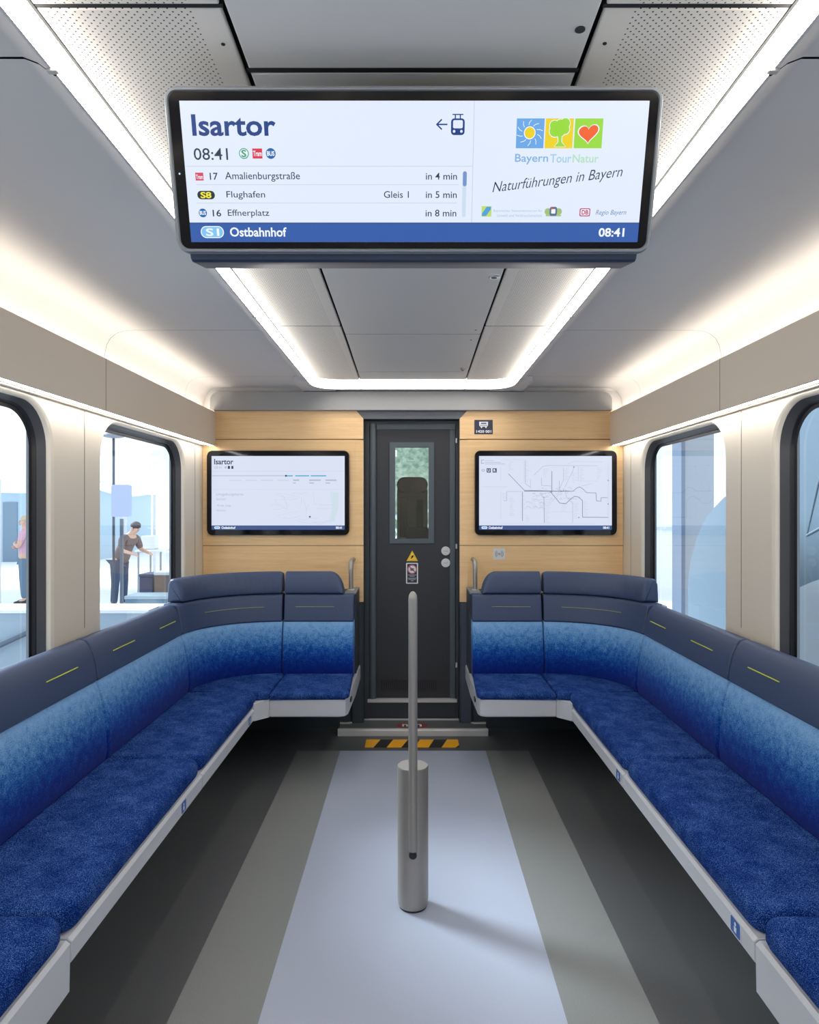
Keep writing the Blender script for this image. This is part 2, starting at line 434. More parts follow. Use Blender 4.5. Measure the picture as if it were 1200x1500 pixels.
for sgn, pm in ((-1, PERF_L), (1, PERF_R)):
    for y0, y1 in ((YF, -.6), (-.592, 1.083), (1.091, 2.982)):
        a, b = XG(y0)+gp, XG(y1)+gp
        cpanel('perforated_panel', (sgn*a, sgn*.602, sgn*.602, sgn*b), y0, y1, pm)
    a, b = XG(2.99)+gp, XG(4.22)+gp
    pts = [(sgn*a, 2.990), (sgn*.602, 2.990), (sgn*.602, 4.06)] + [(sgn*(.47+.132*math.cos(t)), 4.06+.155*math.sin(t)) for t in [math.radians(k) for k in (20, 40, 60, 75, 90)]] + [(sgn*b, 4.22)]
    MB().prism(pts, 'z', ZC, ZC+.014, b=.004).build('perforated_panel', pm, ceil, smooth=True)
jn = MB()
for y, w_ in ((-.545, .004), (1.247, .006), (3.123, .0025), (3.978, .0025)): jn.box(-XG(y), XG(y), y-w_, y+w_, 2.2515, 2.263)
for sgn in (-1, 1):
    for y, w_ in ((-.596, .004), (1.087, .004), (2.986, .004)): jn.box(*sorted((sgn*XG(y), sgn*.602)), y-w_, y+w_, 2.2515, 2.263)
    jn.box(*sorted((sgn*.6025, sgn*.6085)), YF, 4.06, 2.2505, 2.262)
jn.build('ceiling_joint', BLACK, ceil)
# fillet from the ceiling to the back wall, and the soffit board over the panels
pf = [(4.378, 2.268), (4.378, 2.2200), (4.384, 2.2195), (4.41, 2.240), (4.490, 2.238), (4.497, 2.230), (4.499, 2.20), (4.499, 2.07)]
mesh('ceiling_end_panel', [(x, a, b) for x in (-.50, .50) for a, b in pf], [(i, i+1, len(pf)+1+i, len(pf)+i) for i in range(len(pf)-1)], CEIL, ceil, smooth=True)
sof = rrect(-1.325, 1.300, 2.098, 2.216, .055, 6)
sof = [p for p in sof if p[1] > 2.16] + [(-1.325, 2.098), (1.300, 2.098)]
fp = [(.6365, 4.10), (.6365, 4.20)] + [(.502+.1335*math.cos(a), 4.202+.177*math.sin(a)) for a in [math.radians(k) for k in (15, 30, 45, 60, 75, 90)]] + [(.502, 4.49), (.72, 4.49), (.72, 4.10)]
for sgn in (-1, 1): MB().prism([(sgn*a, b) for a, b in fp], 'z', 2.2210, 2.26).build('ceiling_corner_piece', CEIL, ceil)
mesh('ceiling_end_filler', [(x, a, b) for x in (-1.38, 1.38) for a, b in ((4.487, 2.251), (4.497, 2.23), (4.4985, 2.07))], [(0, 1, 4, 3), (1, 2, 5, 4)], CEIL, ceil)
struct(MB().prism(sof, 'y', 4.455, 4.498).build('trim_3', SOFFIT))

# back wall: slate carcass with the door opening, wood panels on it
wb = MB()
XO0, XO1 = PX(532.5, YB), PX(673.5, YB)
wb.box(-1.45, XO0, 4.512, 4.60, 0, 2.30); wb.box(XO1, 1.45, 4.512, 4.60, 0, 2.30); wb.box(XO0, XO1, 4.56, 4.60, PZ(613.5, YB), 2.30); wb.box(XO0, XO1, 4.512, 4.60, 2.10, 2.30)
WB = struct(wb.build('wall_back', SLATE))
# sloped header above the door
xa, xb = PX(521, YB), PX(686, YB); zt = PZ(600, YB); zb = PZ(613.5, YB)
mesh('door_header', [(xa, 4.497, zt), (xb, 4.497, zt), (XO1, 4.497, zb), (XO0, 4.497, zb), (xa, 4.53, zt), (xb, 4.53, zt), (XO1, 4.60, zb), (XO0, 4.60, zb)],
     [(0, 1, 2, 3), (3, 2, 6, 7), (0, 3, 7, 4), (1, 5, 6, 2), (0, 4, 5, 1)], mat('header_grey', (98, 102, 108), .5), WB)
for sgn in (-1, 1):
    inn = XO0 if sgn < 0 else XO1; cut = xa if sgn < 0 else xb; chm = inn+sgn*.052; out = sgn*1.384
    def wood(pts): MB().prism(pts, 'y', 4.496, 4.512, b=.002, seg=1).build('wood_panel', WOOD, WB)
    def woodz(y0, y1):
        zt_, zb_ = PZ(y0, YB), PZ(y1, YB)
        mb = MB(); pts = [(out, 4.512), (out, 4.496), (chm, 4.496), (inn, 4.506), (inn, 4.512)]
        mb.prism(pts, 'z', zb_, zt_, b=.0015, seg=1); mb.build('wood_panel', WOOD, WB)
    wood([(out, PZ(600.5, YB)), (cut, PZ(600.5, YB)), (inn, PZ(613, YB)), (inn, PZ(643.2, YB)), (out, PZ(643.2, YB))])
    woodz(644.4, 798.8); woodz(799.6, 882)
    MB().box(*sorted((out, chm)), 4.504, 4.511, PZ(880, YB), PZ(603, YB)).build('panel_backing', WOODE, WB)
    # dark pilaster below the wood beside the door
    p0, p1 = (XO0, PX(517, YB)) if sgn < 0 else (XO1, PX(690, YB))
    w_ = (p1-p0)
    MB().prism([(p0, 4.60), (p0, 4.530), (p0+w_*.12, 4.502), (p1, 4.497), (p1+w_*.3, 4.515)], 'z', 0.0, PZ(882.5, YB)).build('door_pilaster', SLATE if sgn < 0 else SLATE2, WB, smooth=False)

# ------------------------------------------------------------------ DOOR
YD = 4.60
dx = lambda p: PX(p, YD); dz = lambda p: PZ(p, YD)
fr = MB(); lx_a, lx_b = dx(553.5), dx(657.5)
fr.box(XO0, dx(541), 4.575, 4.62, .04, dz(614)); fr.box(dx(667.5), XO1, 4.58, 4.62, .04, dz(614)); fr.box(XO0, XO1, 4.585, 4.62, dz(621), dz(613)); fr.box(XO0, XO1, 4.59, 4.62, .04, dz(1027))
fr.box(XO0, lx_a, 4.62, 4.64, .04, dz(614)); fr.box(lx_b, XO1, 4.62, 4.64, .04, dz(614))  # unseen strips added behind the frame to block light leaking past the leaf
D = struct(fr.build('door_1', DOORF))
lf = MB()
wx0, wx1, wz0, wz1 = dx(579), dx(628), dz(789), dz(655)
lx0, lx1, lz0, lz1 = dx(552), dx(659), dz(1023), dz(628)
YL = 4.60
lf.box(lx0, wx0, YL, 4.619, lz0, lz1); lf.box(wx1, lx1, YL, 4.619, lz0, lz1); lf.box(wx0, wx1, YL, 4.635, wz1, lz1); lf.box(wx0, wx1, YL, 4.635, lz0, wz0)
lf.build('door_leaf', DOOR, D)
MB().tube([(dx(546), 4.597, dz(1023)), (dx(546), 4.597, dz(621))], .026, 20).build('hinge_post', DOORE, D, smooth=True)
e = MB().box(lx0, dx(667), YL-.006, 4.635, dz(629), dz(621)); e.bbox(dx(659), dx(667), YL-.006, 4.635, lz0, dz(629), .004, 2)
e.build('door_edge_frame', DOORE, D, smooth=True)
w = MB()
for a, b, c_, d_ in ((571, 579, 648, 796), (628, 636, 648, 796), (579, 628, 648, 655), (579, 628, 789, 796)):
    w.box(dx(a), dx(b), YL-.008, YL+.002, dz(d_), dz(c_))
wf = w.build('window_frame', DOORE, D)
MB().box(wx0, wx1, YL+.010, YL+.014, wz0, wz1).build('pane', DGLASS, wf)
for py in (807, 824.5):
    k = MB().tube([(dx(653), YL, dz(py)), (dx(653), YL-.010, dz(py)), (dx(653), YL-.013, dz(py))], [.030, .030, .026], 28)
    k.box(dx(653)-.014, dx(653)+.014, YL-.0138, YL-.0128, dz(py)-.0018, dz(py)+.0018, 1)
    k.build('door_lock_disc', [ALU, GREYP], D, smooth=True)
for py in (646, 800, 973):
    MB().bbox(dx(667), dx(669.5), 4.57, 4.582, dz(py+3.5), dz(py-3.5), .001, 1).build('hinge_pin', ALU, D)
g = MB()
for i in range(26):
    x = dx(559+i*3.15); g.box(x, x+.0075, YL-.003, YL, dz(1011), dz(996))
g.build('vent_grille', mat('grille_black', (22, 23, 27), .5), D)
MB().box(dx(539), dx(669), 4.565, 4.60, dz(1027), dz(1022.5)).build('threshold_strip', ALU, D)
tr = Canvas((0, YL-.0015, 1.0), (1, 0, 0), (0, 0, 1))
tr.poly([(604, 806.5), (612.5, 822), (595.5, 822)], mat('warning_yellow', (226, 184, 40), .4), 1)
tr.poly([(604, 809.5), (609.8, 820.3), (598.2, 820.3)], mat('warning_yellow2', (240, 204, 60), .4), 2)
tr.line([(602.5, 818), (604, 815.5), (605.5, 814)], 1.4, HBLK, 3); tr.disc(604.2, 815.3, 1.5, HBLK, 3)
tr.build('warning_triangle', D)
no = Canvas((0, YL-.0015, 1.0), (1, 0, 0), (0, 0, 1))
no.rect(595, 824.5, 612.5, 855, WHITE, 1, r=1.2); no.rect(596.6, 826, 610.9, 853.6, NAVYP, 2, r=.6)
no.disc(603.9, 834, 6.6, mat('notice_pink', (200, 120, 130), .5), 3); no.disc(603.9, 834, 5.2, WHITE, 4)
no.rect(600.5, 832, 607, 836.2, GREYP, 5); no.disc(603.8, 834.2, 1.5, NAVYP, 6); no.line([(600, 830), (608, 838)], 1.2, REDP, 7)
for y, a, b in ((842.2, 597.5, 610), (844.2, 600, 607.5), (847, 597.5, 610), (848.8, 598.5, 609), (850.8, 602, 606)): no.rect(a, y-.55, b, y+.55, GREYP, 3)
no.build('notice_sticker', D)

# ------------------------------------------------------------------ STEP AND HAZARD TAPE
st = thing('door_step', 'low grey step with aluminium edges in front of the dark door', 'step', (0, 4.45, 0))
XS = .477
tp = [(-XS, 4.375), (XS, 4.375), (XS, 4.50), (PX(688, 4.5), 4.497), (XO1, 4.575), (XO0, 4.575), (PX(517, 4.5), 4.497), (-XS, 4.50)]
MB().prism(tp, 'z', .002, .040).build('tread', mat('tread_grey', (92, 96, 98), .5), st)
MB().prism([(4.358, .001), (4.358, .036), (4.363, .043), (4.388, .043), (4.388, .0405), (4.374, .0405), (4.374, .001)], 'x', -XS-.004, XS+.004).build('front_edge_strip', ALU, st)
e = MB(); path = [(-XS, 4.493), (PX(517, 4.5)-.03, 4.493), (XO0-.0, 4.57), (XO1, 4.57), (PX(688, 4.5)+.03, 4.493), (XS, 4.493)]
for a, b in zip(path, path[1:]):
    d = (Vector(b)-Vector(a)).normalized()*.003; n = Vector((d.y, -d.x)).normalized()*.009
    A, B = Vector(a)-d, Vector(b)+d
    e.prism([tuple(A-n), tuple(B-n), tuple(B+n), tuple(A+n)], 'z', .040, .047)
e.build('rear_edge_strip', ALU, st)
lg = Canvas((0, 4.45, .0405), (1, 0, 0), (0, 1, 0))
u = lambda x: (x-605)*.00446
def ellp(cx, cy, rx, ry, m, l): lg.poly_uv([(cx+rx*math.cos(2*PI*i/36), cy+ry*math.sin(2*PI*i/36)) for i in range(36)], m, l)
ellp(-.003, .0, .104, .068, REDP, 1); ellp(-.003, 0, .094, .058, mat('logo_dark_ring', (70, 50, 54), .5), 2); ellp(-.003, 0, .088, .052, REDP, 3)
ellp(-.003, 0, .072, .046, mat('logo_dark', (48, 46, 50), .5), 4)
for x0, x1 in ((-.070, -.032), (.016, .058)):
    tv, tf = text_mesh('n', .03); xs = [p[0] for p in tv]; ys = [p[1] for p in tv]
    n0 = len(lg.v)
    for x, y in tv: lg.v.append(lg.P(x0+(x-min(xs))/(max(xs)-min(xs))*(x1-x0), -.026+(y-min(ys))/(max(ys)-min(ys))*.052, 5))
    i = lg.mi(WHITE)
    for f in tf: lg.f.append(tuple(q+n0 for q in f)); lg.m.append(i)
lg.build('oval_logo', st)
hz = Canvas((0, 4.2, .0006), (1, 0, 0), (0, 1, 0))
hx = lambda c: (480+c/5-605)*.00423
hz.poly_uv([(hx(278), -.048), (hx(960), -.048), (hx(960), .098), (hx(278), .098)], HBLK, 0)
for t0, t1, b0, b1 in ((278, 385, 278, 340), (480, 590, 435, 540), (678, 782, 632, 738), (880, 960, 830, 930)):
    if t1 == 960: hz.poly_uv([(hx(b0), -.048), (hx(b1), -.048), (hx(960), -.005), (hx(960), .098), (hx(t0), .098)], YEL, 1)
    else: hz.poly_uv([(hx(b0), -.048), (hx(b1), -.048), (hx(t1), .098), (hx(t0), .098)], YEL, 1)
tag(hz.build('hazard_tape'), 'black and yellow hazard tape stuck on the floor before the step', 'tape')

# ------------------------------------------------------------------ CEILING LIGHTS
def strip(pin, pout, name, label):
    V = []; F = []; n = len(pin)
    for (a, b), (c_, d_) in zip(pin, pout):
        V += [(a*(1-q_)+c_*q_, b*(1-q_)+d_*q_, z_) for q_, z_ in ((0, 2.262), (.10, 2.254), (.5, 2.239), (.90, 2.224), (1, 2.2205))]
    for i in range(n-1):
        for k in range(4): F.append((i*5+k, i*5+k+1, (i+1)*5+k+1, (i+1)*5+k))
    V2 = len(V); V += [(a, b, 2.275) for a, b in pin] + [(c_, d_, 2.275) for c_, d_ in pout]
    cx = sum(a for a, b in pin)/n
    t = thing(name, label, 'light', (cx, 2.0, ZC), 'ceiling light strips')
    mesh('diffuser', V[:V2], F, [LEDC, LEDX], t, [0 if (n > 2 and k_ < 8) else 1 for k_ in range(len(F))], smooth=True)
    B = [(a, b, 2.27) for a, b in pin] + [(c_, d_, 2.27) for c_, d_ in pout]
    m2 = len(B); B += [(c_, d_, 2.2200) for c_, d_ in pout]; mesh('light_tray', B, [(i, i+1, n+i+1, n+i) for i in range(n-1)]+[(n+i, n+i+1, m2+i+1, m2+i) for i in range(n-1)], CEIL, t)
for sgn, side in ((-1, 'left'), (1, 'right')):
    pin = [(.611, YF+.01), (.611, 1.2), (.611, 4.06)]; pout = [(.631, YF+.01), (.631, 1.2), (.631, 4.20)]
    for k in (15, 30, 45, 60, 75, 90):
        t = math.radians(k); pin.append((.474+.137*math.cos(t), 4.06+.190*math.sin(t))); pout.append((.50+.131*math.cos(t), 4.20+.175*math.sin(t)))
    pin.append((.334, 4.250)); pout.append((.334, 4.375))
    strip([(sgn*a, b) for a, b in pin], [(sgn*a, b) for a, b in pout], 'ceiling_light', 'long white ceiling light strip along the %s side with a rounded end' % side)
strip([(-.328, 4.250), (.328, 4.250)], [(-.328, 4.375), (.328, 4.375)], 'ceiling_light', 'short white ceiling light strip crossing above the door')
for sgn, side in ((-1, 'left'), (1, 'right')):
    t = thing('cove_light', 'warm hidden light strip on top of the %s overhead fascia' % side, 'light', (sgn*1.345, 1, 2.053), 'cove light strips')
    MB().box(*sorted((sgn*1.325, sgn*1.350)), YF+.02, 4.47, 2.060, 2.066).build('light_strip', LEDV, t)
    MB().box(*sorted((sgn*1.320, sgn*1.355)), YF+.02, 4.47, 2.0525, 2.0595).build('light_tray', ALU, t)
    t = thing('wash_light', 'thin bright light line under the %s overhead fascia' % side, 'light', (sgn*1.32, 1, 1.874), 'light lines above the windows')
    MB().box(*sorted((sgn*1.309, sgn*1.328)), YF+.02, 4.47, 1.8655, 1.8715).build('light_strip', LEDW, t)
    MB().box(*sorted((sgn*1.306, sgn*1.360)), YF+.02, 4.47, 1.872, 1.8738).build('light_tray', ALU, t)

# small ceiling fittings
def cpt(px, py): Y = (ZC-CAMH)*1000/(746-py); return PX(px, Y), Y
x, y = cpt(724, 404.5)
t = thing('ceiling_lock', 'round chrome key lock in the centre ceiling panel beyond the display', 'lock', (x, y, ZC))
MB().tube([(x, y, ZC+.001), (x, y, ZC-.004), (x, y, ZC-.006)], [.020, .020, .016], 24).build('ring', mat('chrome', (215, 218, 222), .2, .8), t, smooth=True)
MB().tube([(x, y, ZC-.006), (x, y, ZC-.0068)], .010, 16).build('keyhole', PLBLACK, t)
for px, py, r, lb in ((850, 43, .0085, 'black round hole in the ceiling panel nearest the camera, right of centre'), (731, 392, .005, 'small black dot on the ceiling beside the round chrome lock'),
                      (327, 64.5, .0035, 'small dark screw hole in the left perforated ceiling panel'), (886, 63.5, .0035, 'small dark screw hole in the right perforated ceiling panel'),
                      (697, 483.5, .0045, 'tiny dark plug just before the cross joint of the centre ceiling'), (690, 498, .0045, 'tiny dark plug just behind the cross joint of the centre ceiling')):
    x, y = cpt(px, py)
    tag(MB().tube([(x, y, ZC+.002), (x, y, ZC-.0012)], r, 16).build('ceiling_plug', PLBLACK), lb, 'ceiling plug', 'dark ceiling plugs')
x, y = cpt(678, 539)
t = thing('ceiling_sensor', 'small grey sensor knob by the far end of the centre ceiling panel', 'sensor', (x, y, ZC))
MB().tube([(x-.0, y, ZC), (x, y, ZC-.010), (x, y, ZC-.014)], [.014, .012, .008], 16).build('sensor_body', mat('sensor_grey', (110, 106, 104), .6), t, smooth=True)
MB().tube([(x, y, ZC-.014), (x, y, ZC-.017)], .006, 12).build('sensor_lens', PLBLACK, t)
for sgn, side in ((-1, 'left'), (1, 'right')):
    for Y in (1.195, 2.72):
        if sgn*0 == 0:
            b = MB().bbox(*sorted((sgn*.622, sgn*.640)), Y-.006, Y+.006, 2.214, 2.2195, .001, 1).build('light_clip', mat('clip_silver', (190, 188, 184), .4, .3))
            tag(b, 'small metal clip on the %s ceiling light strip, %s the big display' % (side, 'in front of' if Y < 2 else 'beyond'), 'clip', 'ceiling light clips')
# ------------------------------------------------------------------ BENCH SEATING
XB, YA, RA, YBK = 1.21, 3.68, .42, 4.10     # back line on the side, arc start, arc radius, back line of the rear bench
S0 = .62; L1 = YA-S0; LA = RA*PI/2
def path(s):
    """s along the back line (right-hand form): returns point and outward normal"""
    if s <= L1: return Vector((XB, S0+s)), Vector((1, 0))
    if s <= L1+LA:
        t = (s-L1)/RA; c_ = Vector((XB-RA, YA)); n = Vector((math.cos(t), math.sin(t))); return c_+n*RA, n
    return Vector((XB-RA-(s-L1-LA), YBK)), Vector((0, 1))
def sweep(sgn, s0, s1, prof, rnd=.018, step=.05, hfun=None):
    """closed profile (outward offset, z) along the path, ends rounded"""
    st_ = []
    if rnd:
        for k in range(5): t = PI/2*k/4; st_.append((s0+rnd*(1-math.sin(t)) if False else s0+rnd*(1-math.cos(t)), rnd*(1-math.sin(t))))
    else: st_.append((s0, 0))
    n = max(2, int((s1-s0-2*rnd)/step))
    for i in range(1, n): st_.append((s0+rnd+(s1-s0-2*rnd)*i/n, 0))
    if rnd:
        for k in range(4, -1, -1): t = PI/2*k/4; st_.append((s1-rnd*(1-math.cos(t)), rnd*(1-math.sin(t))))
    else: st_.append((s1, 0))
    pc = Vector((sum(p[0] for p in prof)/len(prof), sum(p[1] for p in prof)/len(prof)))
    # profile normals for insetting
    m_ = len(prof); nr = []
    for i in range(m_):
        a, b = Vector(prof[i-1]), Vector(prof[(i+1) % m_]); d = (b-a).normalized(); q = Vector((-d.y, d.x))
        if q.dot(pc-Vector(prof[i])) < 0: q = -q
        nr.append(q)
    V = []; F = []
    for s_, ins in st_:
        p, nn = path(s_)
        for i, (o_, z) in enumerate(prof):
            oo, zz = o_+nr[i].x*ins, z+nr[i].y*ins
            if hfun: zz = hfun(s_, zz)
            V.append((sgn*(p.x+nn.x*oo), p.y+nn.y*oo, zz))
    k = len(st_)
    for j in range(k-1):
        for i in range(m_): F.append((j*m_+i, j*m_+(i+1) % m_, (j+1)*m_+(i+1) % m_, (j+1)*m_+i))
    F.append(tuple(range(m_))); F.append(tuple((k-1)*m_+i for i in range(m_)))
    return V, F
P_BLUE = [(.012, .43), (.000, .50), (.004, .58), (.018, .67), (.034, .74), (.044, .763), (.058, .771), (.135, .771), (.135, .43)]
P_DARK = [(.050, .766), (.041, .776), (.046, .82), (.058, .87), (.074, .908), (.092, .928), (.112, .935), (.135, .930), (.146, .912), (.146, .766)]
P_ROLL = [(.082, .934), (.068, .938), (.063, .950), (.067, .985), (.078, 1.028), (.096, 1.056), (.118, 1.067), (.146, 1.062), (.162, 1.035), (.165, .932)]
P_DARK2 = [(.050, .766), (.041, .776), (.046, .82), (.056, .87), (.064, .912), (.070, .926), (.082, .933), (.15, .933), (.15, .766)]
P_RIDGE = [(.112, .925), (.165, .925), (.165, .937), (.112, .937)]
STITCH2 = mat('muted_stitching', (150, 156, 110), .7)
def stitch(sgn, s0, s1, parent, z=.855, off=.0515):
    mb = MB(); n = max(2, int((s1-s0)/.04)); 
    pts = []
    for i in range(n+1):
        p, nn = path(s0+(s1-s0)*i/n); pts.append((sgn*(p.x+nn.x*off), p.y+nn.y*off, z))
    mb.tube(pts, .0022 if z == .855 else .0019, 6).build('stitching', STITCH if z == .855 else STITCH2, parent)
SB = {-1: 'left', 1: 'right'}
STICK = {-1: (2.49, 3.50), 1: (1.77, 2.78)}
side_lab = {0: 'blue bench section nearest the camera on the %s side', 1: 'middle blue bench section along the %s wall, between near and far sections', 2: 'far straight blue bench section along the %s wall, before the curved corner'}
for sgn in (-1, 1):
    for k, (y0, y1) in enumerate(((S0, 1.668), (1.672, 2.713), (2.717, 3.70))):
        t = thing('bench_section', side_lab[k] % SB[sgn], 'bench', (sgn*1.1, (y0+y1)/2, 0), 'blue wall bench')
        b1 = y1 if k < 2 else YA+.02
        V, F = sweep(sgn, y0-S0, b1-S0, P_BLUE); mesh('backrest', V, F, BACK, t, smooth=True)
        V, F = sweep(sgn, y0-S0, b1-S0, P_DARK, .012 if k < 2 else .008); mesh('shoulder_pad', V, F, LEATH, t, smooth=True)
        for c_ in ((y0+.26, y0+.79) if k < 2 else (2.985, 3.515)):
            cc = c_ if k != 1 else {y0+.26: 1.94, y0+.79: 2.46}[c_]
            stitch(sgn, cc-.11-S0, cc+.11-S0, t)
        # seat cushion, rounded front corner
        r = .05; xf, xb_ = .842, 1.225
        pts = [(xb_, y0), (xb_, y1)] + [(xf+r-r*math.sin(a), y1-r+r*math.cos(a)) for a in [math.radians(q) for q in (0, 22, 45, 67, 90)]] + [(xf+r-r*math.cos(a), y0+r-r*math.sin(a)) for a in [math.radians(q) for q in (0, 22, 45, 67, 90)]]
        MB().prism([(sgn*a, b) for a, b in pts], 'z', .396, .466, b=.026, seg=5).build('seat_cushion', SEAT, t, smooth=True)
        zb_ = .264 if k == 0 else .330
        ye = y1 if k < 2 else 3.60
        sh = MB().prism([(sgn*.838, zb_+.010), (sgn*.848, zb_), (sgn*1.372, zb_-.0), (sgn*1.372, .43), (sgn*1.23, .43), (sgn*1.225, .398), (sgn*.846, .398), (sgn*.836, .390)], 'y', y0+.0008, ye-.0008, b=.002, seg=1)
        if k == 2: sh.prism([(sgn*.838, 3.60), (sgn*1.372, 3.60), (sgn*1.372, 3.70), (sgn*.90, 3.70)][:0] or [(sgn*.838, 3.5995), (sgn*1.372, 3.5995), (sgn*1.372, 3.66), (sgn*.838, 3.66)], 'z', .40, .401)
        sh.build('seat_shell', SHELL, t)
        for ys in STICK[sgn]:
            if y0 < ys < y1:
                U = (0, 1, 0) if sgn < 0 else (0, -1, 0)
                c2 = Canvas((sgn*.8365, ys, .366), U, (0, 0, 1)); w2, h2 = .026, .020
                c2.poly_uv(rrect(-w2-.002, w2+.002, -h2-.002, h2+.002, .006, 4), WHITE, 1); c2.poly_uv(rrect(-w2, w2, -h2, h2, .005, 4), BLUEP, 2)
                c2.poly_uv([(.005*math.cos(2*PI*i/14), .008+.0055*math.sin(2*PI*i/14)) for i in range(14)], WHITE, 3)
                c2.poly_uv([(-.006, -.013), (.006, -.013), (.007, .001), (-.007, .001)], WHITE, 3)
                c2.build('seat_sticker', t)
    # corner section
    t = thing('bench_section', 'curved blue corner section of the bench below the %s wall screen' % SB[sgn], 'bench', (sgn*1.0, 3.95, 0), 'blue wall bench')
    sA, sB_ = YA+.024-S0, L1+LA-.002
    V, F = sweep(sgn, sA, sB_, P_BLUE, .012); mesh('backrest', V, F, BACK, t, smooth=True)
    V, F = sweep(sgn, sA-.0, sB_-.003, P_DARK2, .010); mesh('shoulder_pad', V, F, LEATH, t, smooth=True)
    V, F = sweep(sgn, L1+.07, sB_-.003, P_ROLL, .022, .02); mesh('headrest', V, F, LEATHW, t, smooth=True)
    stitch(sgn, L1+LA*.34, L1+LA-.10, t, z=.857)
    arc = [(XB-RA+(RA+.015)*math.cos(a), YA+(RA+.01)*math.sin(a)) for a in [math.radians(q) for q in range(8, 91, 9)]]
    pts = [(.88, 3.657), (.88, 3.690), (1.20, 3.690)] + arc + [(.774, YBK+.01), (.774, 3.662), (.84, 3.657)]
    MB().prism([(sgn*a, b) for a, b in pts], 'z', .424, .464, b=.014, seg=4).build('seat_cushion', SEAT, t, smooth=True)
    pts = [(.8385, 3.601), (1.21, 3.601), (1.372, 3.72), (1.372, 4.25), (.7725, 4.25), (.7725, 3.674), (.785, 3.670)]
    MB().prism([(sgn*a, b) for a, b in pts], 'z', .330, .425, b=.004, seg=2).build('seat_shell', SHELL, t)
    pts = [(XB-RA+(RA+.15)*math.cos(a), YA+(RA+.15)*math.sin(a)) for a in [math.radians(q) for q in range(0, 91, 9)]] + [(.775, 4.27), (.775, 4.49), (1.378, 4.49), (1.378, 3.70)]
    MB().prism([(sgn*a, b) for a, b in pts], 'z', .40, .925).build('corner_filler', mat('filler_grey', (150, 152, 156), .5), t)
    # rear end section beside the door
    t = thing('bench_section', 'short blue bench end beside the door, on the %s' % SB[sgn], 'bench', (sgn*.56, 3.95, 0), 'blue wall bench')
    sA, sE = L1+LA+.002, L1+LA+.43
    V, F = sweep(sgn, sA, sE, P_BLUE, .012); mesh('backrest', V, F, BACK, t, smooth=True)
    V, F = sweep(sgn, sA+.003, sE, P_DARK2, .010); mesh('shoulder_pad', V, F, LEATH, t, smooth=True)
    sR = L1+LA+(XB-RA-.424); RR = .085
    def hf(s_, z):
        q = s_-(sR-RR)
        if q <= 0: return z
        return .932+(z-.932)*max(.03, math.sqrt(max(0, 1-(q/RR)**2)))
    V, F = sweep(sgn, sA+.003, sR, P_ROLL, .010, .012, hf); mesh('headrest', V, F, LEATH, t, smooth=True)
    stitch(sgn, L1+LA+.075, L1+LA+.075+.235, t, z=.857)
    xe = .343
    pts = [(.770, 3.662), (.770, YBK+.01), (.36, YBK+.01), (xe, 3.69), (xe+.012, 3.667), (xe+.03, 3.662)]
    MB().prism([(sgn*a, b) for a, b in pts], 'z', .428, .464, b=.016, seg=4).prism([(sgn*.77, 3.665), (sgn*.77, 4.10), (sgn*.38, 4.10), (sgn*.365, 3.675)], 'z', .425, .445).build('seat_cushion', SEAT, t, smooth=True)
    pts = [(.7705, 3.672), (.7705, 4.49), (.345, 4.49), (.345, 4.10), (.352, 3.72), (.365, 3.685), (.395, 3.672)]
    MB().prism([(sgn*a, b) for a, b in pts], 'z', .330, .429, b=.010, seg=3).build('seat_shell', SHELL, t, smooth=True)
    MB().box(*sorted((sgn*.352, sgn*.7705)), 4.24, 4.49, .43, .926).build('back_filler', SLATE, t)
    MB().bbox(*sorted((sgn*.350, sgn*.42)), 4.20, 4.48, .926, .940, .003, 2).build('ledge', mat('ledge_grey', (130, 132, 136), .6), t, smooth=True)
    MB().bbox(*sorted((sgn*.3435, sgn*.352)), 3.80, 3.86, .375, .395, .003, 1).build('side_catch', PLBLACK, t)
    # grab handle standing on the ledge
    X = sgn*.392 if sgn < 0 else .394
    h = thing('grab_handle', 'short grey grab handle at the bench end, %s of the door' % SB[sgn], 'handle', (X, 4.32, .94), 'grab handles beside the door')
    MB().tube([(X, 4.32, .938), (X, 4.32, 1.07)] + [(X, 4.32+.05*(1-math.cos(a)), 1.07+.05*math.sin(a)) for a in [math.radians(q) for q in (20, 40, 60, 80, 90)]] + [(X, 4.497, 1.12)], .0145, 16).build('bar', STEEL, h, smooth=True)
    MB().tube([(X, 4.32, .940), (X, 4.32, .946)], .022, 20).build('base_ring', ALU, h, smooth=True)

# ------------------------------------------------------------------ FLOOR POST
XPp, YP = 0.0, 2.50
p = thing('leaning_post', 'grey steel leaning post rising from a thick column in mid floor', 'post', (XPp, YP, 0))
YC = YP; R = .0565
MB().tube([(XPp, YC, .008), (XPp, YC, .03), (XPp, YC, .510), (XPp, YC, .514)], [R-.003, R, R, R-.002], 48).build('base_column', STEEL, p, smooth=True)
MB().tube([(XPp, YC, 0), (XPp, YC, .009)], R-.006, 32).build('floor_ring', PLBLACK, p)
rp = .0162; yp = YC-R+.006
pts = [(XPp, yp, .225), (XPp, yp, 1.128)]; rs = [rp, rp]
for a in (20, 40, 60, 75, 88): a = math.radians(a); pts.append((XPp, yp, 1.128+.028*math.sin(a))); rs.append(max(.001, rp*math.cos(a)))
MB().tube(pts, rs, 28).build('pole', STEEL, p, smooth=True)
mb = MB(); n = 24
mb.tube([(XPp, yp-.004, .213), (XPp, yp-.0125, .213)], .014, 20)
o = mb.build('black_plug', PLBLACK, p)

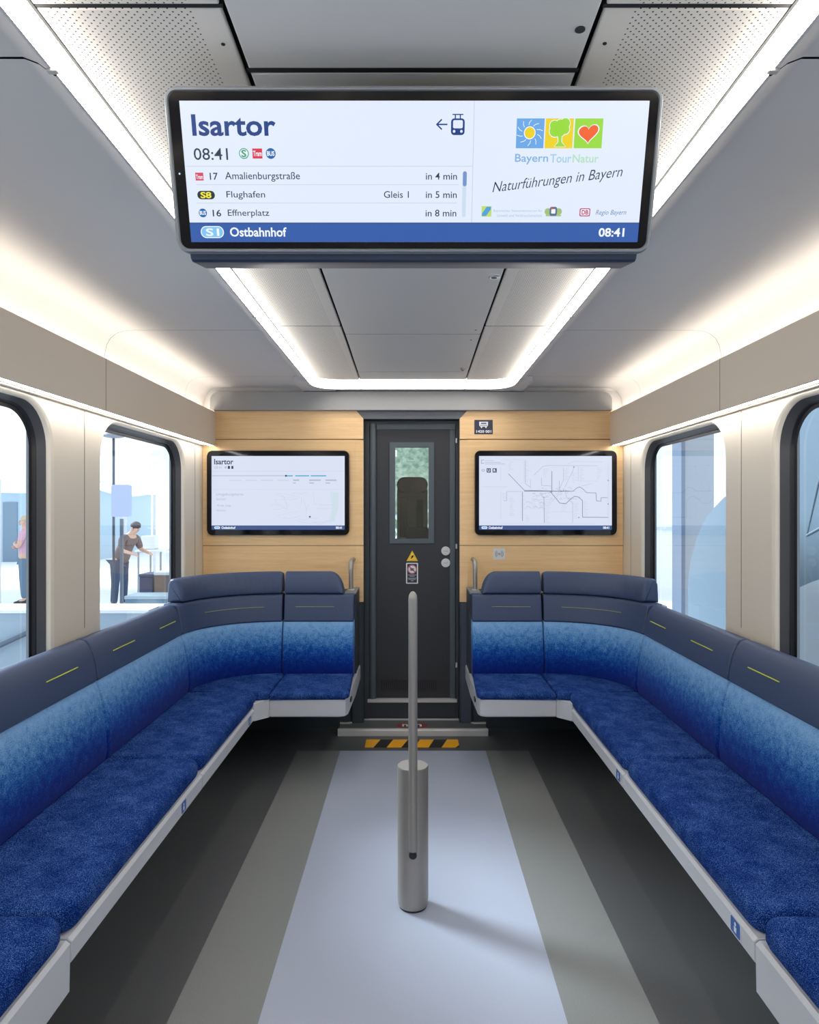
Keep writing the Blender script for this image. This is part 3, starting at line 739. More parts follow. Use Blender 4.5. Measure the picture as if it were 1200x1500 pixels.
# ------------------------------------------------------------------ HANGING DISPLAY
YT, YBt = 1.22, 1.30
Tp = Vector((0, YT, PZ(127, YT))); Bp = Vector((0, YBt, PZ(372, YBt)))
Vd = (Tp-Bp).normalized(); Ud = Vector((1, 0, 0)); Nd = Ud.cross(Vd).normalized()
Hh = (Tp-Bp).length/2; Od = (Tp+Bp)/2 + Ud*PX(606, 1.26)
if Nd.y > 0: Nd = -Nd
Wh = .4475
dsp = thing('passenger_information_display', 'wide tilted passenger information screen hanging from the ceiling', 'display', (Od.x, 1.33, ZC))
def dprism(outl, n0, n1, name, m, b=0, par=dsp, seg=2, smooth=True):
    bmx = MB().prism(outl, 'z', n0, n1, b=b, seg=seg)
    bmx.v = [tuple(Od+Ud*x+Vd*y+Nd*z) for x, y, z in bmx.v]; return bmx.build(name, m, par, smooth=smooth)
dprism(rrect(-Wh, Wh, -Hh, Hh, .024, 8), -.045, .004, 'housing', DISPFR, .006)
# raised rim: ring
ro, ri = rrect(-Wh, Wh, -Hh, Hh, .024, 8), rrect(-Wh+.009, Wh-.009, -Hh+.009, Hh-.009, .016, 8)
V = []; n = len(ro)
for lst, h in ((ro, .002), ([(a*.6+c_*.4, b*.6+d_*.4) for (a, b), (c_, d_) in zip(ro, ri)], .010), ([(a*.2+c_*.8, b*.2+d_*.8) for (a, b), (c_, d_) in zip(ro, ri)], .010), (ri, .006)):
    V += [Od+Ud*a+Vd*b+Nd*h for a, b in lst]
mesh('rim', V, [(r*n+i, r*n+(i+1) % n, (r+1)*n+(i+1) % n, (r+1)*n+i) for r in range(3) for i in range(n)], DISPFR, dsp, smooth=True)
dprism(rrect(-Wh+.0085, Wh-.0085, -Hh+.0085, Hh-.0085, .016, 8), .003, .0065, 'bezel_glass', BEZEL)
# lower unit
lu = MB().prism([(Od.y+.012, Bp.z+.016), (Od.y+.006, Bp.z+.004), (Od.y+.012, Bp.z-.0075), (Od.y+.02, Bp.z-.0105), (Od.y+.10, Bp.z+.006), (Od.y+.12, Bp.z+.03)], 'x', Od.x-.4275, Od.x+.4275, b=.004)
lu.v = [(x, y+.035, z) for x, y, z in lu.v]
lu.build('lower_unit', DISPLOW, dsp, smooth=True)
MB().bbox(-.26, .26, 1.345, 1.47, 2.12, 2.2495, .006, 2).build('ceiling_mount', DISPFR, dsp, smooth=True)
MB().bbox(-.20, .20, 1.30, 1.40, 1.97, 2.15, .006, 2).build('rear_box', DISPLOW, dsp, smooth=True)
C = Canvas(Od+Nd*.0068, Ud, Vd)
if C.N.dot(Nd) < 0: C.N = -C.N
bgc = scr((224, 234, 250)); navy = scr((22, 62, 132)); dk = scr((42, 54, 78)); ln = scr((196, 206, 222)); wt = scr((240, 246, 255)); ft = scr((50, 92, 168))
blu = scr((30, 100, 170)); red = scr((220, 50, 78)); grn = scr((60, 160, 120)); yl = scr((240, 228, 60)); lb = scr((128, 196, 240))
a0, b0, a1, b1 = C.box(271, 147.5, 942, 355)
uL, vT = C.uv(262.5, 147.5); uR, _ = C.uv(952, 147.5); _, vB = C.uv(606, 354.5)
C.poly_uv([(uL, vB), (uR, vB), (uR, vT), (uL, vT)], bgc, 0)
_, vF = C.uv(606, 326)
C.poly_uv([(uL, vB), (uR, vB), (uR, vF), (uL, vF)], ft, 1)
C.poly_uv([(uL, vF-.0025), (uR, vF-.0025), (uR, vF), (uL, vF)], scr((52, 84, 146)), 2)
C.text('Isartor', 281, 167.5, 404, 199.5, navy, 2, .022); C.text('08:41', 284, 217, 334, 234.5, dk, 2, .004)
C.disc(357.5, 225, 7.2, grn, 2); C.disc(357.5, 225, 5.9, wt, 3); C.text('S', 353.8, 219.6, 361.2, 230.6, grn, 4, .03)
C.rect(370, 217.6, 384.4, 232.4, red, 2); C.text('Tram', 371, 221, 383.6, 229, wt, 3, .02)
C.disc(396.8, 225, 7.2, blu, 2); C.text('BUS', 391.3, 221.5, 402.3, 228.6, wt, 3, .03)
C.rect(273, 243.1, 692.5, 243.9, ln, 1)
C.rect(286.5, 253, 298.2, 264.6, scr((214, 70, 96)), 2); C.text('Tram', 287.5, 256, 297.3, 262.5, wt, 3, .02)
C.text('17', 307.5, 253.2, 319.3, 263.6, dk, 2, .012); C.text('Amalienburgstraße', 330, 252, 439.5, 266.2, dk, 2, .003); C.text('in 4 min', 624, 253, 669.6, 263.2, dk, 2, .006)
C.rect(288, 270.1, 672, 270.9, ln, 1)
C.rect(289.3, 279.6, 315, 292, scr((34, 52, 58)), 2, r=6); C.text('S8', 294, 281.2, 310, 290.6, yl, 3, .03)
C.text('Flughafen', 332, 280, 388.5, 292.4, dk, 2, .003); C.text('Gleis 1', 562.5, 280, 599, 290, dk, 2, .004); C.text('in 5 min', 624, 280.2, 669.2, 290.2, dk, 2, .006)
C.rect(288, 296.9, 670, 297.7, ln, 1)
C.disc(297.4, 312, 6, blu, 2); C.text('BUS', 292.8, 308.9, 302, 315, wt, 3, .03)
C.text('16', 311.8, 307.2, 324.2, 317.2, dk, 2, .012); C.text('Effnerplatz', 334, 307, 394.6, 319.2, dk, 2, .003); C.text('in 8 min', 623.6, 307.2, 668.6, 317.2, dk, 2, .006)
C.rect(678.2, 251, 683.8, 273, scr((116, 146, 202)), 2, r=2.7); C.rect(677.3, 251, 682.9, 318, scr((206, 218, 240)), 1, r=2.7)
p0, p1 = C.uv(695, 148.5), C.uv(690.2, 326)
C.poly_uv([(p0[0]-.0006, vF), (p0[0]+.0006, vF), (p0[0]+.0006, vT), (p0[0]-.0006, vT)], ln, 1)
C.rect(294.3, 331.2, 328.3, 348.8, wt, 2, r=9); C.rect(295.6, 332.5, 327, 347.5, lb, 3, r=8); C.text('S1', 302, 334.6, 321.5, 345.8, wt, 4, .02)
C.text('Ostbahnhof', 337, 333, 420, 346.8, wt, 2, .02); C.text('08:41', 877, 334, 914.6, 347, wt, 2, .025)
C.line([(640, 182.4), (655, 182.4)], 1.9, navy, 2); C.line([(647, 175.4), (640, 182.4), (647, 189.4)], 1.9, navy, 2)
C.rect(660.8, 173.6, 680.8, 198, navy, 2, r=4.5); C.rect(663.8, 176.2, 678, 188.2, bgc, 3, r=2); C.disc(665.3, 192.6, 1.9, bgc, 3); C.disc(676, 192.6, 1.9, bgc, 3)
C.rect(663, 167, 679, 168.6, navy, 2); C.rect(666.3, 168, 668, 174, navy, 2); C.rect(673.6, 168, 675.3, 174, navy, 2)
sky_, yw, gr_, og = scr((104, 166, 228)), scr((236, 208, 24)), scr((150, 216, 60)), scr((240, 96, 40))
C.rect(756.5, 173.6, 797, 217.3, sky_, 2); C.rect(798.8, 173.6, 839.6, 217.3, yw, 2); C.rect(841.6, 173.6, 882.6, 217.3, gr_, 2)
C.disc(776, 194.8, 8.6, wt, 3); C.disc(776, 194.8, 7.4, yw, 4)
for a in range(0, 360, 36):
    t_ = math.radians(a+12); bnd = .25
    C.line([(776+11.5*math.cos(t_), 194.8+11.5*math.sin(t_)), (776+15*math.cos(t_+.08), 194.8+15*math.sin(t_+.08)), (776+19*math.cos(t_+bnd), 194.8+19*math.sin(t_+bnd))], .8, wt, 3)
def tree(sc, m, l):
    for x, y, r in ((813, 192, 8), (812, 184, 6.5), (821, 183, 7), (828, 181, 7), (828, 190, 6), (820, 192, 8)): C.disc(x, y, r+sc, m, l, 20)
    C.poly([(817-sc, 196), (823+sc, 196), (822.3+sc, 208), (828+sc, 215+sc*.5), (812-sc, 215+sc*.5), (818-sc, 208)], m, l)
tree(.9, wt, 3); tree(0, gr_, 4)
def heart(sc, m, l):
    pts = []
    for i in range(40):
        t_ = 2*PI*i/40; hx_ = 16*math.sin(t_)**3; hy = 13*math.cos(t_)-5*math.cos(2*t_)-2*math.cos(3*t_)-math.cos(4*t_)
        pts.append((862+hx_*.92*sc+hy*.06, 195-hy*.92*sc-(hx_*.12)))
    C.poly(pts, m, l)
heart(1.08, wt, 3); heart(.97, og, 4)
C.text('Bayern', 754.5, 225.5, 803, 241, scr((130, 176, 226)), 2, .012); C.text('Tour', 806, 225.8, 837, 238.4, scr((160, 204, 226)), 2, .012); C.text('Natur', 839, 226, 877, 238.4, scr((178, 222, 190)), 2, .012)
C.text('Naturführungen in Bayern', 722, 255, 911, 275, dk, 2, -.004, .25, rot=math.radians(6.5))
C.rect(705.5, 302, 720, 317.4, scr((190, 220, 110)), 2); C.poly([(706, 313), (713, 303), (719.5, 303), (719, 307), (712, 316.5), (706, 316.8)], scr((80, 160, 215)), 3)
C.text('Bayerisches Staatsministerium für', 723, 307, 794.5, 311.5, scr((168, 190, 220)), 2); C.text('Umwelt und Verbraucherschutz', 728, 313.5, 794, 317.8, scr((168, 190, 220)), 2)
C.rect(805, 303, 816, 316.5, scr((90, 110, 150)), 3, r=3); C.rect(807.5, 306.5, 813.5, 313, wt, 4, r=1)
C.disc(802.5, 310, 4.6, scr((160, 190, 120)), 2); C.disc(818.5, 310, 4.6, scr((160, 190, 120)), 2); C.rect(799.5, 314.5, 821.8, 317, scr((170, 196, 130)), 2); C.disc(809, 305, 1.8, scr((200, 80, 60)), 5, 10)
C.rect(849, 305.2, 864.6, 317, scr((190, 50, 96)), 2, r=2); C.rect(850.4, 306.6, 863.2, 315.6, wt, 3, r=1.4); C.text('DB', 852, 307.8, 861.8, 314.6, scr((190, 50, 96)), 4, .03)
C.text('Regio Bayern', 872.5, 307.5, 917.5, 316.8, scr((120, 146, 190)), 2, .004, .3)
C.build('screen', dsp)
x_, y_ = C.uv(263, 254.5); pd = Od+Ud*x_+Vd*y_+Nd*.0066
MB().ell((pd.x, pd.y, pd.z), (.0018, .0018, .0018), 8, 5).build('status_led', mat('status_led', (200, 220, 235), .4, emit=(120, 150, 170)), dsp)

# ------------------------------------------------------------------ WALL SCREENS
def wallscreen(x0, x1, label):
    t = thing('wall_screen', label, 'screen', (PX((x0+x1)/2, 4.48), 4.49, PZ(722, 4.48)), 'screens on the wood panels')
    X0, X1, Z0, Z1 = PX(x0, 4.475), PX(x1, 4.475), PZ(784, 4.475), PZ(660, 4.475)
    MB().prism(rrect(X0, X1, Z0, Z1, .034, 8), 'y', 4.476, 4.4958, b=.004).build('casing', PLBLACK, t, smooth=True)
    MB().prism(rrect(X0+.004, X1-.004, Z0+.004, Z1-.004, .030, 8), 'y', 4.4735, 4.4765).build('glass_front', BEZEL, t)
    c_ = Canvas((0, 4.473, 1.5), (1, 0, 0), (0, 0, 1)); return t, c_
TVB, TVF, TG, TD, TL = scr((214, 222, 240)), scr((62, 84, 136)), scr((176, 184, 206)), scr((46, 50, 72)), scr((198, 208, 228))
t, c1 = wallscreen(303, 511.5, 'black framed screen on the left wood panel showing the line map for Isartor')
c1.rect(310, 668, 505, 776, TVB, 0); c1.rect(310, 769.7, 505, 776, TVF, 1)
c1.text('Isartor', 313.8, 672.2, 342, 680.4, TD, 2, .02); c1.text('08:41', 313.8, 682.8, 325, 686.8, TG, 2); c1.rect(333.8, 682.5, 337, 686.8, TD, 2); c1.rect(339, 682.5, 342, 686.8, TD, 2); c1.disc(330.7, 684.6, 1.7, TG, 2)
c1.rect(311, 690, 504, 690.6, TL, 1); c1.rect(311, 696.2, 418, 697.6, scr((186, 194, 216)), 1)
cy = scr((70, 166, 206)); c1.rect(418, 696.2, 429, 697.8, cy, 2); c1.disc(419, 697, 1.4, TD, 3); c1.rect(432.6, 696.2, 453, 697.8, cy, 2); c1.rect(455.3, 696.2, 478, 697.8, cy, 2)
for x, w in ((336, 18), (360, 17), (382, 18), (406, 17)): c1.rect(x, 702.8, x+w, 704.2, TL, 2)
for x, w in ((429.5, 9), (453, 17), (477, 16)): c1.rect(x, 702.4, x+w, 704.4, TG, 2); c1.rect(x, 706.8, x+w*.42, 708.4, TG, 2)
c1.rect(311, 716.6, 504, 717, TL, 1)
c1.text('Umgebungskarte', 317, 722, 356.6, 727, TG, 2, .006); c1.text('Isartor', 317.4, 729, 331.6, 732.8, TG, 2, .006); c1.text('Area map', 317.8, 738.6, 338.6, 743, TG, 2, .006); c1.text('Isartor', 317.6, 745.6, 331.6, 749.2, TG, 2, .006)
rl = scr((200, 209, 226)); random.seed(3)
for k in range(15):
    x, y = random.uniform(378, 470), random.uniform(722, 766); q = [(x, y)]
    for _ in range(3): x += random.uniform(4, 13); y += random.uniform(-3, 3); q.append((min(x, 500), y))
    c1.line(q, .5, rl, 1)
for k in range(9):
    x, y = random.uniform(385, 480), random.uniform(720, 745); c1.line([(x, y), (x+random.uniform(-4, 8), y+random.uniform(10, 20))], .5, rl, 1)
c1.poly([(484, 720), (496, 722), (496, 745), (490, 764), (482, 765), (487, 745)], scr((204, 220, 230)), 1)
c1.disc(454, 757, 1.9, scr((190, 196, 226)), 2); c1.disc(454, 757, 1.1, TD, 3)
def foot(c_, x):
    c_.rect(x, 771, x+8.5, 774.8, wt, 2, r=1.8); c_.rect(x+1, 771.8, x+7.5, 774, lb, 3, r=1.1)
    c_.text('Ostbahnhof', x+10.5, 771, x+31, 774.9, wt, 2, .03); c_.text('08:41', x+178, 771.2, x+187, 774.8, wt, 2, .03)
foot(c1, 314); c1.build('screen', t)
t, c2 = wallscreen(695.8, 904, 'black framed screen on the right wood panel showing the rail network map')
c2.rect(702, 668, 896.5, 776, TVB, 0); c2.rect(702, 769.7, 896.5, 776, TVF, 1)
q = lambda x, y: (693+x/5.58, 660+y/5.584)
def pl(pts, w, m): c2.line([q(*p_) for p_ in pts], w, m, 2)
MK, MG, ML = scr((120, 126, 150)), scr((168, 175, 196)), scr((192, 199, 217))
pl([(290, 190), (420, 325), (720, 332)], .7, MK); pl([(420, 332), (790, 332)], 1.0, MK)
pl([(790, 332), (820, 330), (850, 305), (875, 298), (900, 315), (930, 345), (1005, 347), (1010, 412), (1045, 414), (1048, 385), (1100, 385)], .7, MK)
pl([(640, 345), (710, 430), (760, 434), (800, 395), (830, 374), (865, 380), (895, 410), (895, 545), (1105, 547)], .8, MK)
pl([(405, 340), (405, 575)], .7, MK); pl([(275, 335), (275, 410), (250, 410)], .6, MG); pl([(275, 335), (410, 335)], .5, MG)
pl([(428, 80), (428, 270), (470, 300)], .6, MG); pl([(470, 230), (470, 310)], .4, MG); pl([(560, 225), (560, 285), (640, 290)], .6, MG)
pl([(645, 170), (645, 345)], .8, MK); pl([(706, 245), (706, 330)], .6, MG); pl([(740, 140), (740, 240), (700, 330)], .5, MG)
pl([(500, 200), (570, 130), (620, 122), (1020, 124)], .5, MG); pl([(860, 130), (860, 250)], .4, MG); pl([(780, 110), (820, 90), (1060, 92)], .5, ML)
pl([(750, 300), (800, 200), (830, 130)], .5, MG); pl([(580, 380), (583, 590)], .6, MK); pl([(550, 350), (560, 370), (580, 385)], .6, MG)
pl([(815, 425), (815, 590)], .6, MG); pl([(755, 340), (765, 380), (815, 430)], .6, MG); pl([(640, 420), (700, 360)], .4, MG); pl([(440, 75), (230, 75)], .3, ML)
pl([(228, 340), (228, 560)], .5, ML); pl([(228, 140), (228, 250)], .5, ML); pl([(1105, 120), (1105, 550)], .5, ML); pl([(70, 296), (285, 296)], .5, ML); pl([(870, 250), (1020, 250)], .4, ML); pl([(230, 598), (1000, 598)], .3, ML)
pl([(640, 500), (810, 502)], .4, ML); pl([(890, 290), (975, 270)], .4, MG)
random.seed(9)
for x, y0, y1 in ((415, 90, 260), (290, 95, 170), (240, 350, 400), (300, 380, 540), (390, 350, 560), (590, 400, 590), (600, 400, 480), (725, 430, 500), (825, 430, 560), (905, 420, 540), (745, 150, 240), (870, 140, 250), (575, 150, 220), (1015, 140, 240), (480, 400, 480), (540, 400, 480), (810, 180, 260), (430, 530, 590)):
    y = y0
    while y < y1:
        w = random.uniform(18, 46); c2.line([q(x, y), q(x+w, y)], .45, ML, 1); y += 12.5
for k in range(60):
    x, y = random.uniform(480, 860), random.uniform(300, 400); c2.line([q(x, y), q(x+random.uniform(8, 26), y)], .45, MG, 1)
for x, y in ((435, 425), (500, 405), (545, 430), (435, 465), (495, 465), (545, 470)): pl([(x, y), (x+14, y-10), (x+30, y), (x+44, y+8)], .5, MG)
for x, y in ((1105, 245), (1105, 437), (865, 548), (635, 340), (825, 135), (720, 330), (740, 330), (760, 330)): c2.disc(*q(x, y), .9, MK, 3, 10)
c2.line([q(68, 78), q(68, 104), q(90, 104)], .6, MK, 2); c2.line([q(68, 78), q(90, 78)], .6, MK, 2)
for y, w in ((83, 70), (97, 130), (110, 165)): c2.line([q(98, y), q(98+w, y)], .6, MG, 2)
c2.disc(*q(83, 162), 2.6, MG, 2, 14, ry=2); c2.disc(*q(83, 162), 1.6, TVB, 3, 12, ry=1)
for x, ch in ((112, 'U'), (160, 'R')): c2.rect(q(x, 0)[0], q(0, 145)[1], q(x+34, 0)[0], q(0, 180)[1], scr((54, 66, 104)), 2, r=.6); c2.text(ch, q(x+8, 0)[0], q(0, 151)[1], q(x+26, 0)[0], q(0, 174)[1], wt, 3, .02)
foot(c2, 705.5); c2.build('screen', t)

# signs on the right wood panel
ys = 4.4945
t = thing('number_sign', 'small navy sign with a train symbol and 1420 001 over the right screen', 'sign', (PX(708.5, ys), 4.495, PZ(625, ys)))
MB().prism(rrect(PX(695, ys), PX(722, ys), PZ(636, ys), PZ(615, ys), .003, 3), 'y', ys-.0005, 4.4965).build('plate', NAVYP, t)
s = Canvas((0, ys-.0008, 1.9), (1, 0, 0), (0, 0, 1))
sq = lambda x, y: (690+x/30, 605+y/30)
s.poly([sq(365, 385), sq(750, 385), sq(750, 555), sq(700, 600), sq(410, 600), sq(365, 555)], WHITE, 1)
s.poly([sq(440, 430), sq(680, 430), sq(680, 480), sq(440, 480)], NAVYP, 2); s.poly([sq(390, 520), sq(725, 520), sq(715, 560), sq(400, 560)], GREYP, 2)
s.disc(*sq(465, 630), 1.1, WHITE, 1, 12); s.disc(*sq(660, 630), 1.1, WHITE, 1, 12)
s.text('1420 001', sq(235, 0)[0], sq(0, 750)[1], sq(895, 0)[0], sq(0, 870)[1], WHITE, 1, .03)
s.build('lettering', t)
t = thing('contactless_sticker', 'small white square sticker with radio wave symbol below the right screen', 'sticker', (PX(731.5, ys), 4.495, PZ(811, ys)))
MB().prism(rrect(PX(723, ys), PX(740, ys), PZ(819.5, ys), PZ(803, ys), .004, 3), 'y', ys-.0005, 4.4965).build('sticker_base', mat('sticker_white', (212, 212, 214), .4), t)
s = Canvas((0, ys-.0008, 1.2), (1, 0, 0), (0, 0, 1)); s.disc(731.5, 811.3, .9, HBLK, 1, 14); s.line([(731.5, 812), (731.5, 813.6)], .5, HBLK, 1)
for r in (2.6, 4.4, 6.0):
    for d in (0, PI):
        s.line([(731.5+r*math.cos(a+d), 811.3+r*math.sin(a+d)) for a in [math.radians(k) for k in range(-48, 49, 16)]], .55, mat('sticker_grey', (110, 112, 118), .5), 1)
s.build('wave_symbol', t)
# ------------------------------------------------------------------ DRIVER'S CAB BEHIND THE DOOR
CABG = mat('cab_lining_dark', (58, 60, 64), .6)
cabw = MB()
cabw.box(-1.45, -1.40, 4.62, 7.2, 0, 2.3); cabw.box(1.40, 1.45, 4.62, 7.2, 0, 2.3); cabw.box(-1.45, 1.45, 4.62, 7.2, 2.28, 2.33); cabw.box(-1.45, 1.45, 4.62, 7.2, -.05, 0)
cabw.box(-1.45, 1.45, 7.15, 7.2, 0, 1.05); cabw.box(-1.45, 1.45, 7.15, 7.2, 2.12, 2.3); cabw.box(-1.45, -.75, 7.15, 7.2, 1.05, 2.12); cabw.box(.75, 1.45, 7.15, 7.2, 1.05, 2.12)
cab = struct(cabw.build('wall_cab', CABG))
ws = struct(mesh('window_9', [(-.75, 7.17, 1.05), (.75, 7.17, 1.05), (.75, 7.17, 2.12), (-.75, 7.17, 2.12)], [(0, 1, 2, 3)], GLASS))
SEATB = mat('cab_seat_black', (44, 46, 52), .6)
cs = thing('driver_chair', 'dark high-backed driver seat seen through the door window', 'seat', (0, 5.9, 0))
MB().bbox(-.22, .22, 5.80, 6.22, .50, .62, .04, 3).build('seat_cushion', SEATB, cs, smooth=True)
SB2 = mat('cab_seat_grey', (176, 172, 170), .7)
MB().prism(rrect(-.135, .125, .58, PZ(712, 5.78), .04, 6), 'y', 5.78, 5.86, b=.015).build('backrest', SB2, cs, smooth=True)
MB().prism(rrect(-.135, .125, PZ(722, 5.78), PZ(699, 5.78), .06, 8), 'y', 5.75, 5.86, b=.02).build('headrest', SEATB, cs, smooth=True)
for a_, b_, c_, d_ in ((586, 597, 728, 787), (610, 620, 732, 775)):
    MB().bbox(PX(a_, 5.77), PX(b_, 5.77), 5.765, 5.779, PZ(d_, 5.77), PZ(c_, 5.77), .004, 1).build('side_bolster', SEATB, cs)
MB().bbox(PX(595, 5.74), PX(629, 5.74), 5.60, 5.76, PZ(800, 5.74), PZ(772, 5.74), .03, 3).build('lumbar_pad', SEATB, cs, smooth=True)
MB().tube([(0, 6.0, 0), (0, 6.0, .50)], .06, 16).build('pedestal', PLBLACK, cs, smooth=True)
desk = thing('driver_desk', 'dark control desk below the cab windscreen', 'desk', (0, 6.8, 0))
MB().prism([(6.55, 0), (6.45, .80), (6.55, .92), (7.12, 1.03), (7.12, 0)], 'x', -1.0, 1.0).build('console', CABG, desk)
cl = thing('cab_light', 'white light fitting on the cab ceiling seen at the top left of the door window', 'light', (-.16, 6.2, 2.2))
MB().bbox(-.19, -.145, 6.2, 6.25, 1.93, 1.99, .004, 1).build('lamp', led('cab_lamp', (1, .98, .92), 1.4), cl)
MB().tube([(-.167, 6.225, 1.99), (-.167, 6.225, 2.28)], .006, 8).build('stem', PLBLACK, cl)
# trees beyond the cab
LEAF = mat('leaf_green', (110, 150, 90), .7)
v_, _ = coords(LEAF); base(LEAF, ramp(LEAF, noise(LEAF, v_, 9, 4, .7), [(.3, (140, 150, 128)), (.5, (196, 204, 180)), (.7, (238, 240, 226))]))
def bush(x, y, r, h, label):
    t = thing('tree', label, 'tree', (x, y, -.4), 'trees beyond the cab')
    bm = bmesh.new(); rnd = random.Random(int(x*10)+7)
    mb = MB()
    for k in range(420):
        a, ph = rnd.uniform(0, 2*PI), math.acos(rnd.uniform(-1, 1)); rr = r*rnd.uniform(.55, 1)
        cx, cy, cz = x+rr*math.sin(ph)*math.cos(a), y+rr*math.sin(ph)*math.sin(a), h+rr*math.cos(ph)*.9
        s_ = rnd.uniform(.10, .22); m = Matrix.Rotation(rnd.uniform(0, 6), 3, 'X') @ Matrix.Rotation(rnd.uniform(0, 6), 3, 'Z')
        q = [m @ Vector(p_)*s_+Vector((cx, cy, cz)) for p_ in ((-1, 0, 0), (0, -.55, .1), (1, 0, 0), (0, .55, .1))]
        mb.add(q, [(0, 1, 2, 3)])
    mb.ell((x, y, h), (r*.5, r*.5, r*.5), 12, 8)
    mb.build('foliage', LEAF, t); bm.free()
    MB().tube([(x, y, -.4), (x, y, h)], .12, 10).build('trunk', mat('bark', (90, 76, 62), .8), t)
bush(-.1, 13.6, 1.7, 2.2, 'leafy green tree filling the upper half of the door window'); bush(2.4, 17.6, 1.8, 2.6, 'green tree standing farther back to the right behind the nearer one')

# ------------------------------------------------------------------ OUTSIDE
GZ = -.40
GRD = mat('pale_ground', (226, 228, 232), .8)
gpl = struct(mesh('ground', [(-60, -30, GZ), (60, -30, GZ), (60, 60, GZ), (-60, 60, GZ)], [(0, 1, 2, 3)], GRD))
FAB = mat('white_tent_fabric', (232, 236, 242), .8); BLD = mat('pale_blue_wall', (168, 190, 206), .7); BLDD = mat('pale_blue_door', (120, 140, 158), .7)
# pale building far left
b = thing('building', 'pale blue-grey building behind the left windows', 'building', (-14, 22, GZ))
MB().box(-22, -11.5, 24, 30, GZ, 2.2).build('walls', BLD, b); MB().box(-22.3, -11.2, 23.7, 30.3, 2.2, 2.45).build('roof', mat('pale_roof', (214, 220, 226), .7), b)
for x in (-14.4, -12.6): MB().box(x, x+.5, 23.96, 24, GZ, 1.7).build('shutter', BLDD, b)
# tents
def tent(x0, x1, y0, y1, ze, zp, label):
    t = thing('tent', label, 'tent', ((x0+x1)/2, (y0+y1)/2, GZ), 'white event tents')
    cx, cy = (x0+x1)/2, (y0+y1)/2
    V = []; F = []; N_ = 10
    for k in range(4):
        A, B = [((x0, y0), (x1, y0)), ((x1, y0), (x1, y1)), ((x1, y1), (x0, y1)), ((x0, y1), (x0, y0))][k]
        b0_ = len(V)
        for i in range(N_+1):
            for j in range(N_+1):
                s_, r_ = i/N_, j/N_; ex, ey = A[0]+(B[0]-A[0])*s_, A[1]+(B[1]-A[1])*s_
                z = ze+(zp-ze)*(r_**1.7)-.25*math.sin(PI*s_)*(1-r_)*.5
                V.append((ex+(cx-ex)*r_, ey+(cy-ey)*r_, z))
        for i in range(N_):
            for j in range(N_): a = b0_+i*(N_+1)+j; F.append((a, a+1, a+N_+2, a+N_+1))
    mesh('canopy', V, F, FAB, t, smooth=True)
    for x, y in ((x0, y0), (x1, y0), (x1, y1), (x0, y1)): MB().tube([(x, y, GZ), (x, y, ze)], .05, 8).build('pole', ALU, t)
tent(-13, -7.6, 12.5, 18, 2.0, 4.6, 'white peaked tent behind the near left window'); tent(-7.2, -4.2, 15.5, 19, 1.9, 4.2, 'white peaked tent behind the far left window')
# light stand with a panel imitating a screen reflection, far left window
def opx(px, py, Y): return (PX(px, Y), Y, PZ(py, Y))
t = thing('light_stand', 'black stand with round lamp head and pale blue panel imitating a screen reflection, outside the far left window', 'stand', (*opx(166.5, 0, 9.0)[:2], GZ))
x = PX(166.5, 9)
st_ = MB().tube([(x, 9, GZ), (x, 9, PZ(641, 9))], .018, 8)
for a in (0, 2.1, 4.2): st_.tube([(x, 9, .25), (x+.4*math.cos(a), 9+.4*math.sin(a), GZ)], .012, 6)
st_.build('mast', mat('stand_grey', (60, 70, 82), .5), t)
MB().ell((x, 9, PZ(638, 9)), (.15, .15, .035), 18, 8).build('lamp_head', mat('lamp_grey', (120, 130, 146), .5), t, smooth=True)
MB().prism(rrect(PX(163, 8.9), PX(191, 8.9), PZ(757, 8.9), PZ(710, 8.9), .03, 4), 'y', 8.9, 8.95).build('panel', mat('screen_reflection_lilac', (160, 172, 206), .6), t)  # lilac board stands in for an interior screen mirrored in the window
t = thing('sign_post', 'thick grey post standing beside the light stand outside', 'post', (PX(177, 9.6), 9.6, GZ))
MB().box(PX(175.5, 9.6), PX(179.5, 9.6), 9.6, 9.64, GZ, PZ(760, 9.6)).build('post_shaft', mat('stand_grey2', (78, 90, 104), .5), t)
MB().box(PX(172, 9.6), PX(183, 9.6), 9.5, 9.75, GZ, GZ+.03).build('base_plate', mat('stand_grey2', (78, 90, 104), .5), t)
# equipment
def case(x0, x1, ytop, Y, dep, rgb, label, name='equipment_case', cat='case', lid=None):
    X0, X1 = PX(x0, Y), PX(x1, Y); t = thing(name, label, cat, ((X0+X1)/2, Y+dep/2, GZ)); zt_ = PZ(ytop, Y)
    MB().bbox(X0, X1, Y, Y+dep, GZ, zt_-.06, .01, 1).build('case_body', mat('case_%d_%d_%d' % rgb, rgb, .6), t)
    MB().bbox(X0-.01, X1+.01, Y-.01, Y+dep+.01, zt_-.06, zt_, .01, 1).build('case_lid', mat('case_lid_%d' % (lid or rgb)[0], lid or rgb, .5), t)
    return t, X0, X1, zt_
t, X0, X1, zt_ = case(183, 244, 873, 11.6, .5, (96, 122, 140), 'low grey-blue equipment rack on the ground outside the far left window', 'equipment_rack', 'equipment rack', (150, 168, 180))
for j in range(3): MB().box(X0+.14, X1-.06, 11.58, 11.6, GZ+.03+j*.06, GZ+.06+j*.06).build('socket_row', mat('socket_white', (190, 204, 214), .5), t)
case(204, 224, 841, 13.2, .5, (52, 70, 106), 'dark blue case standing outside behind the low rack'); case(226, 250, 838, 13.0, .5, (108, 96, 92), 'brown case standing outside beside the dark blue one', lid=(196, 206, 210))
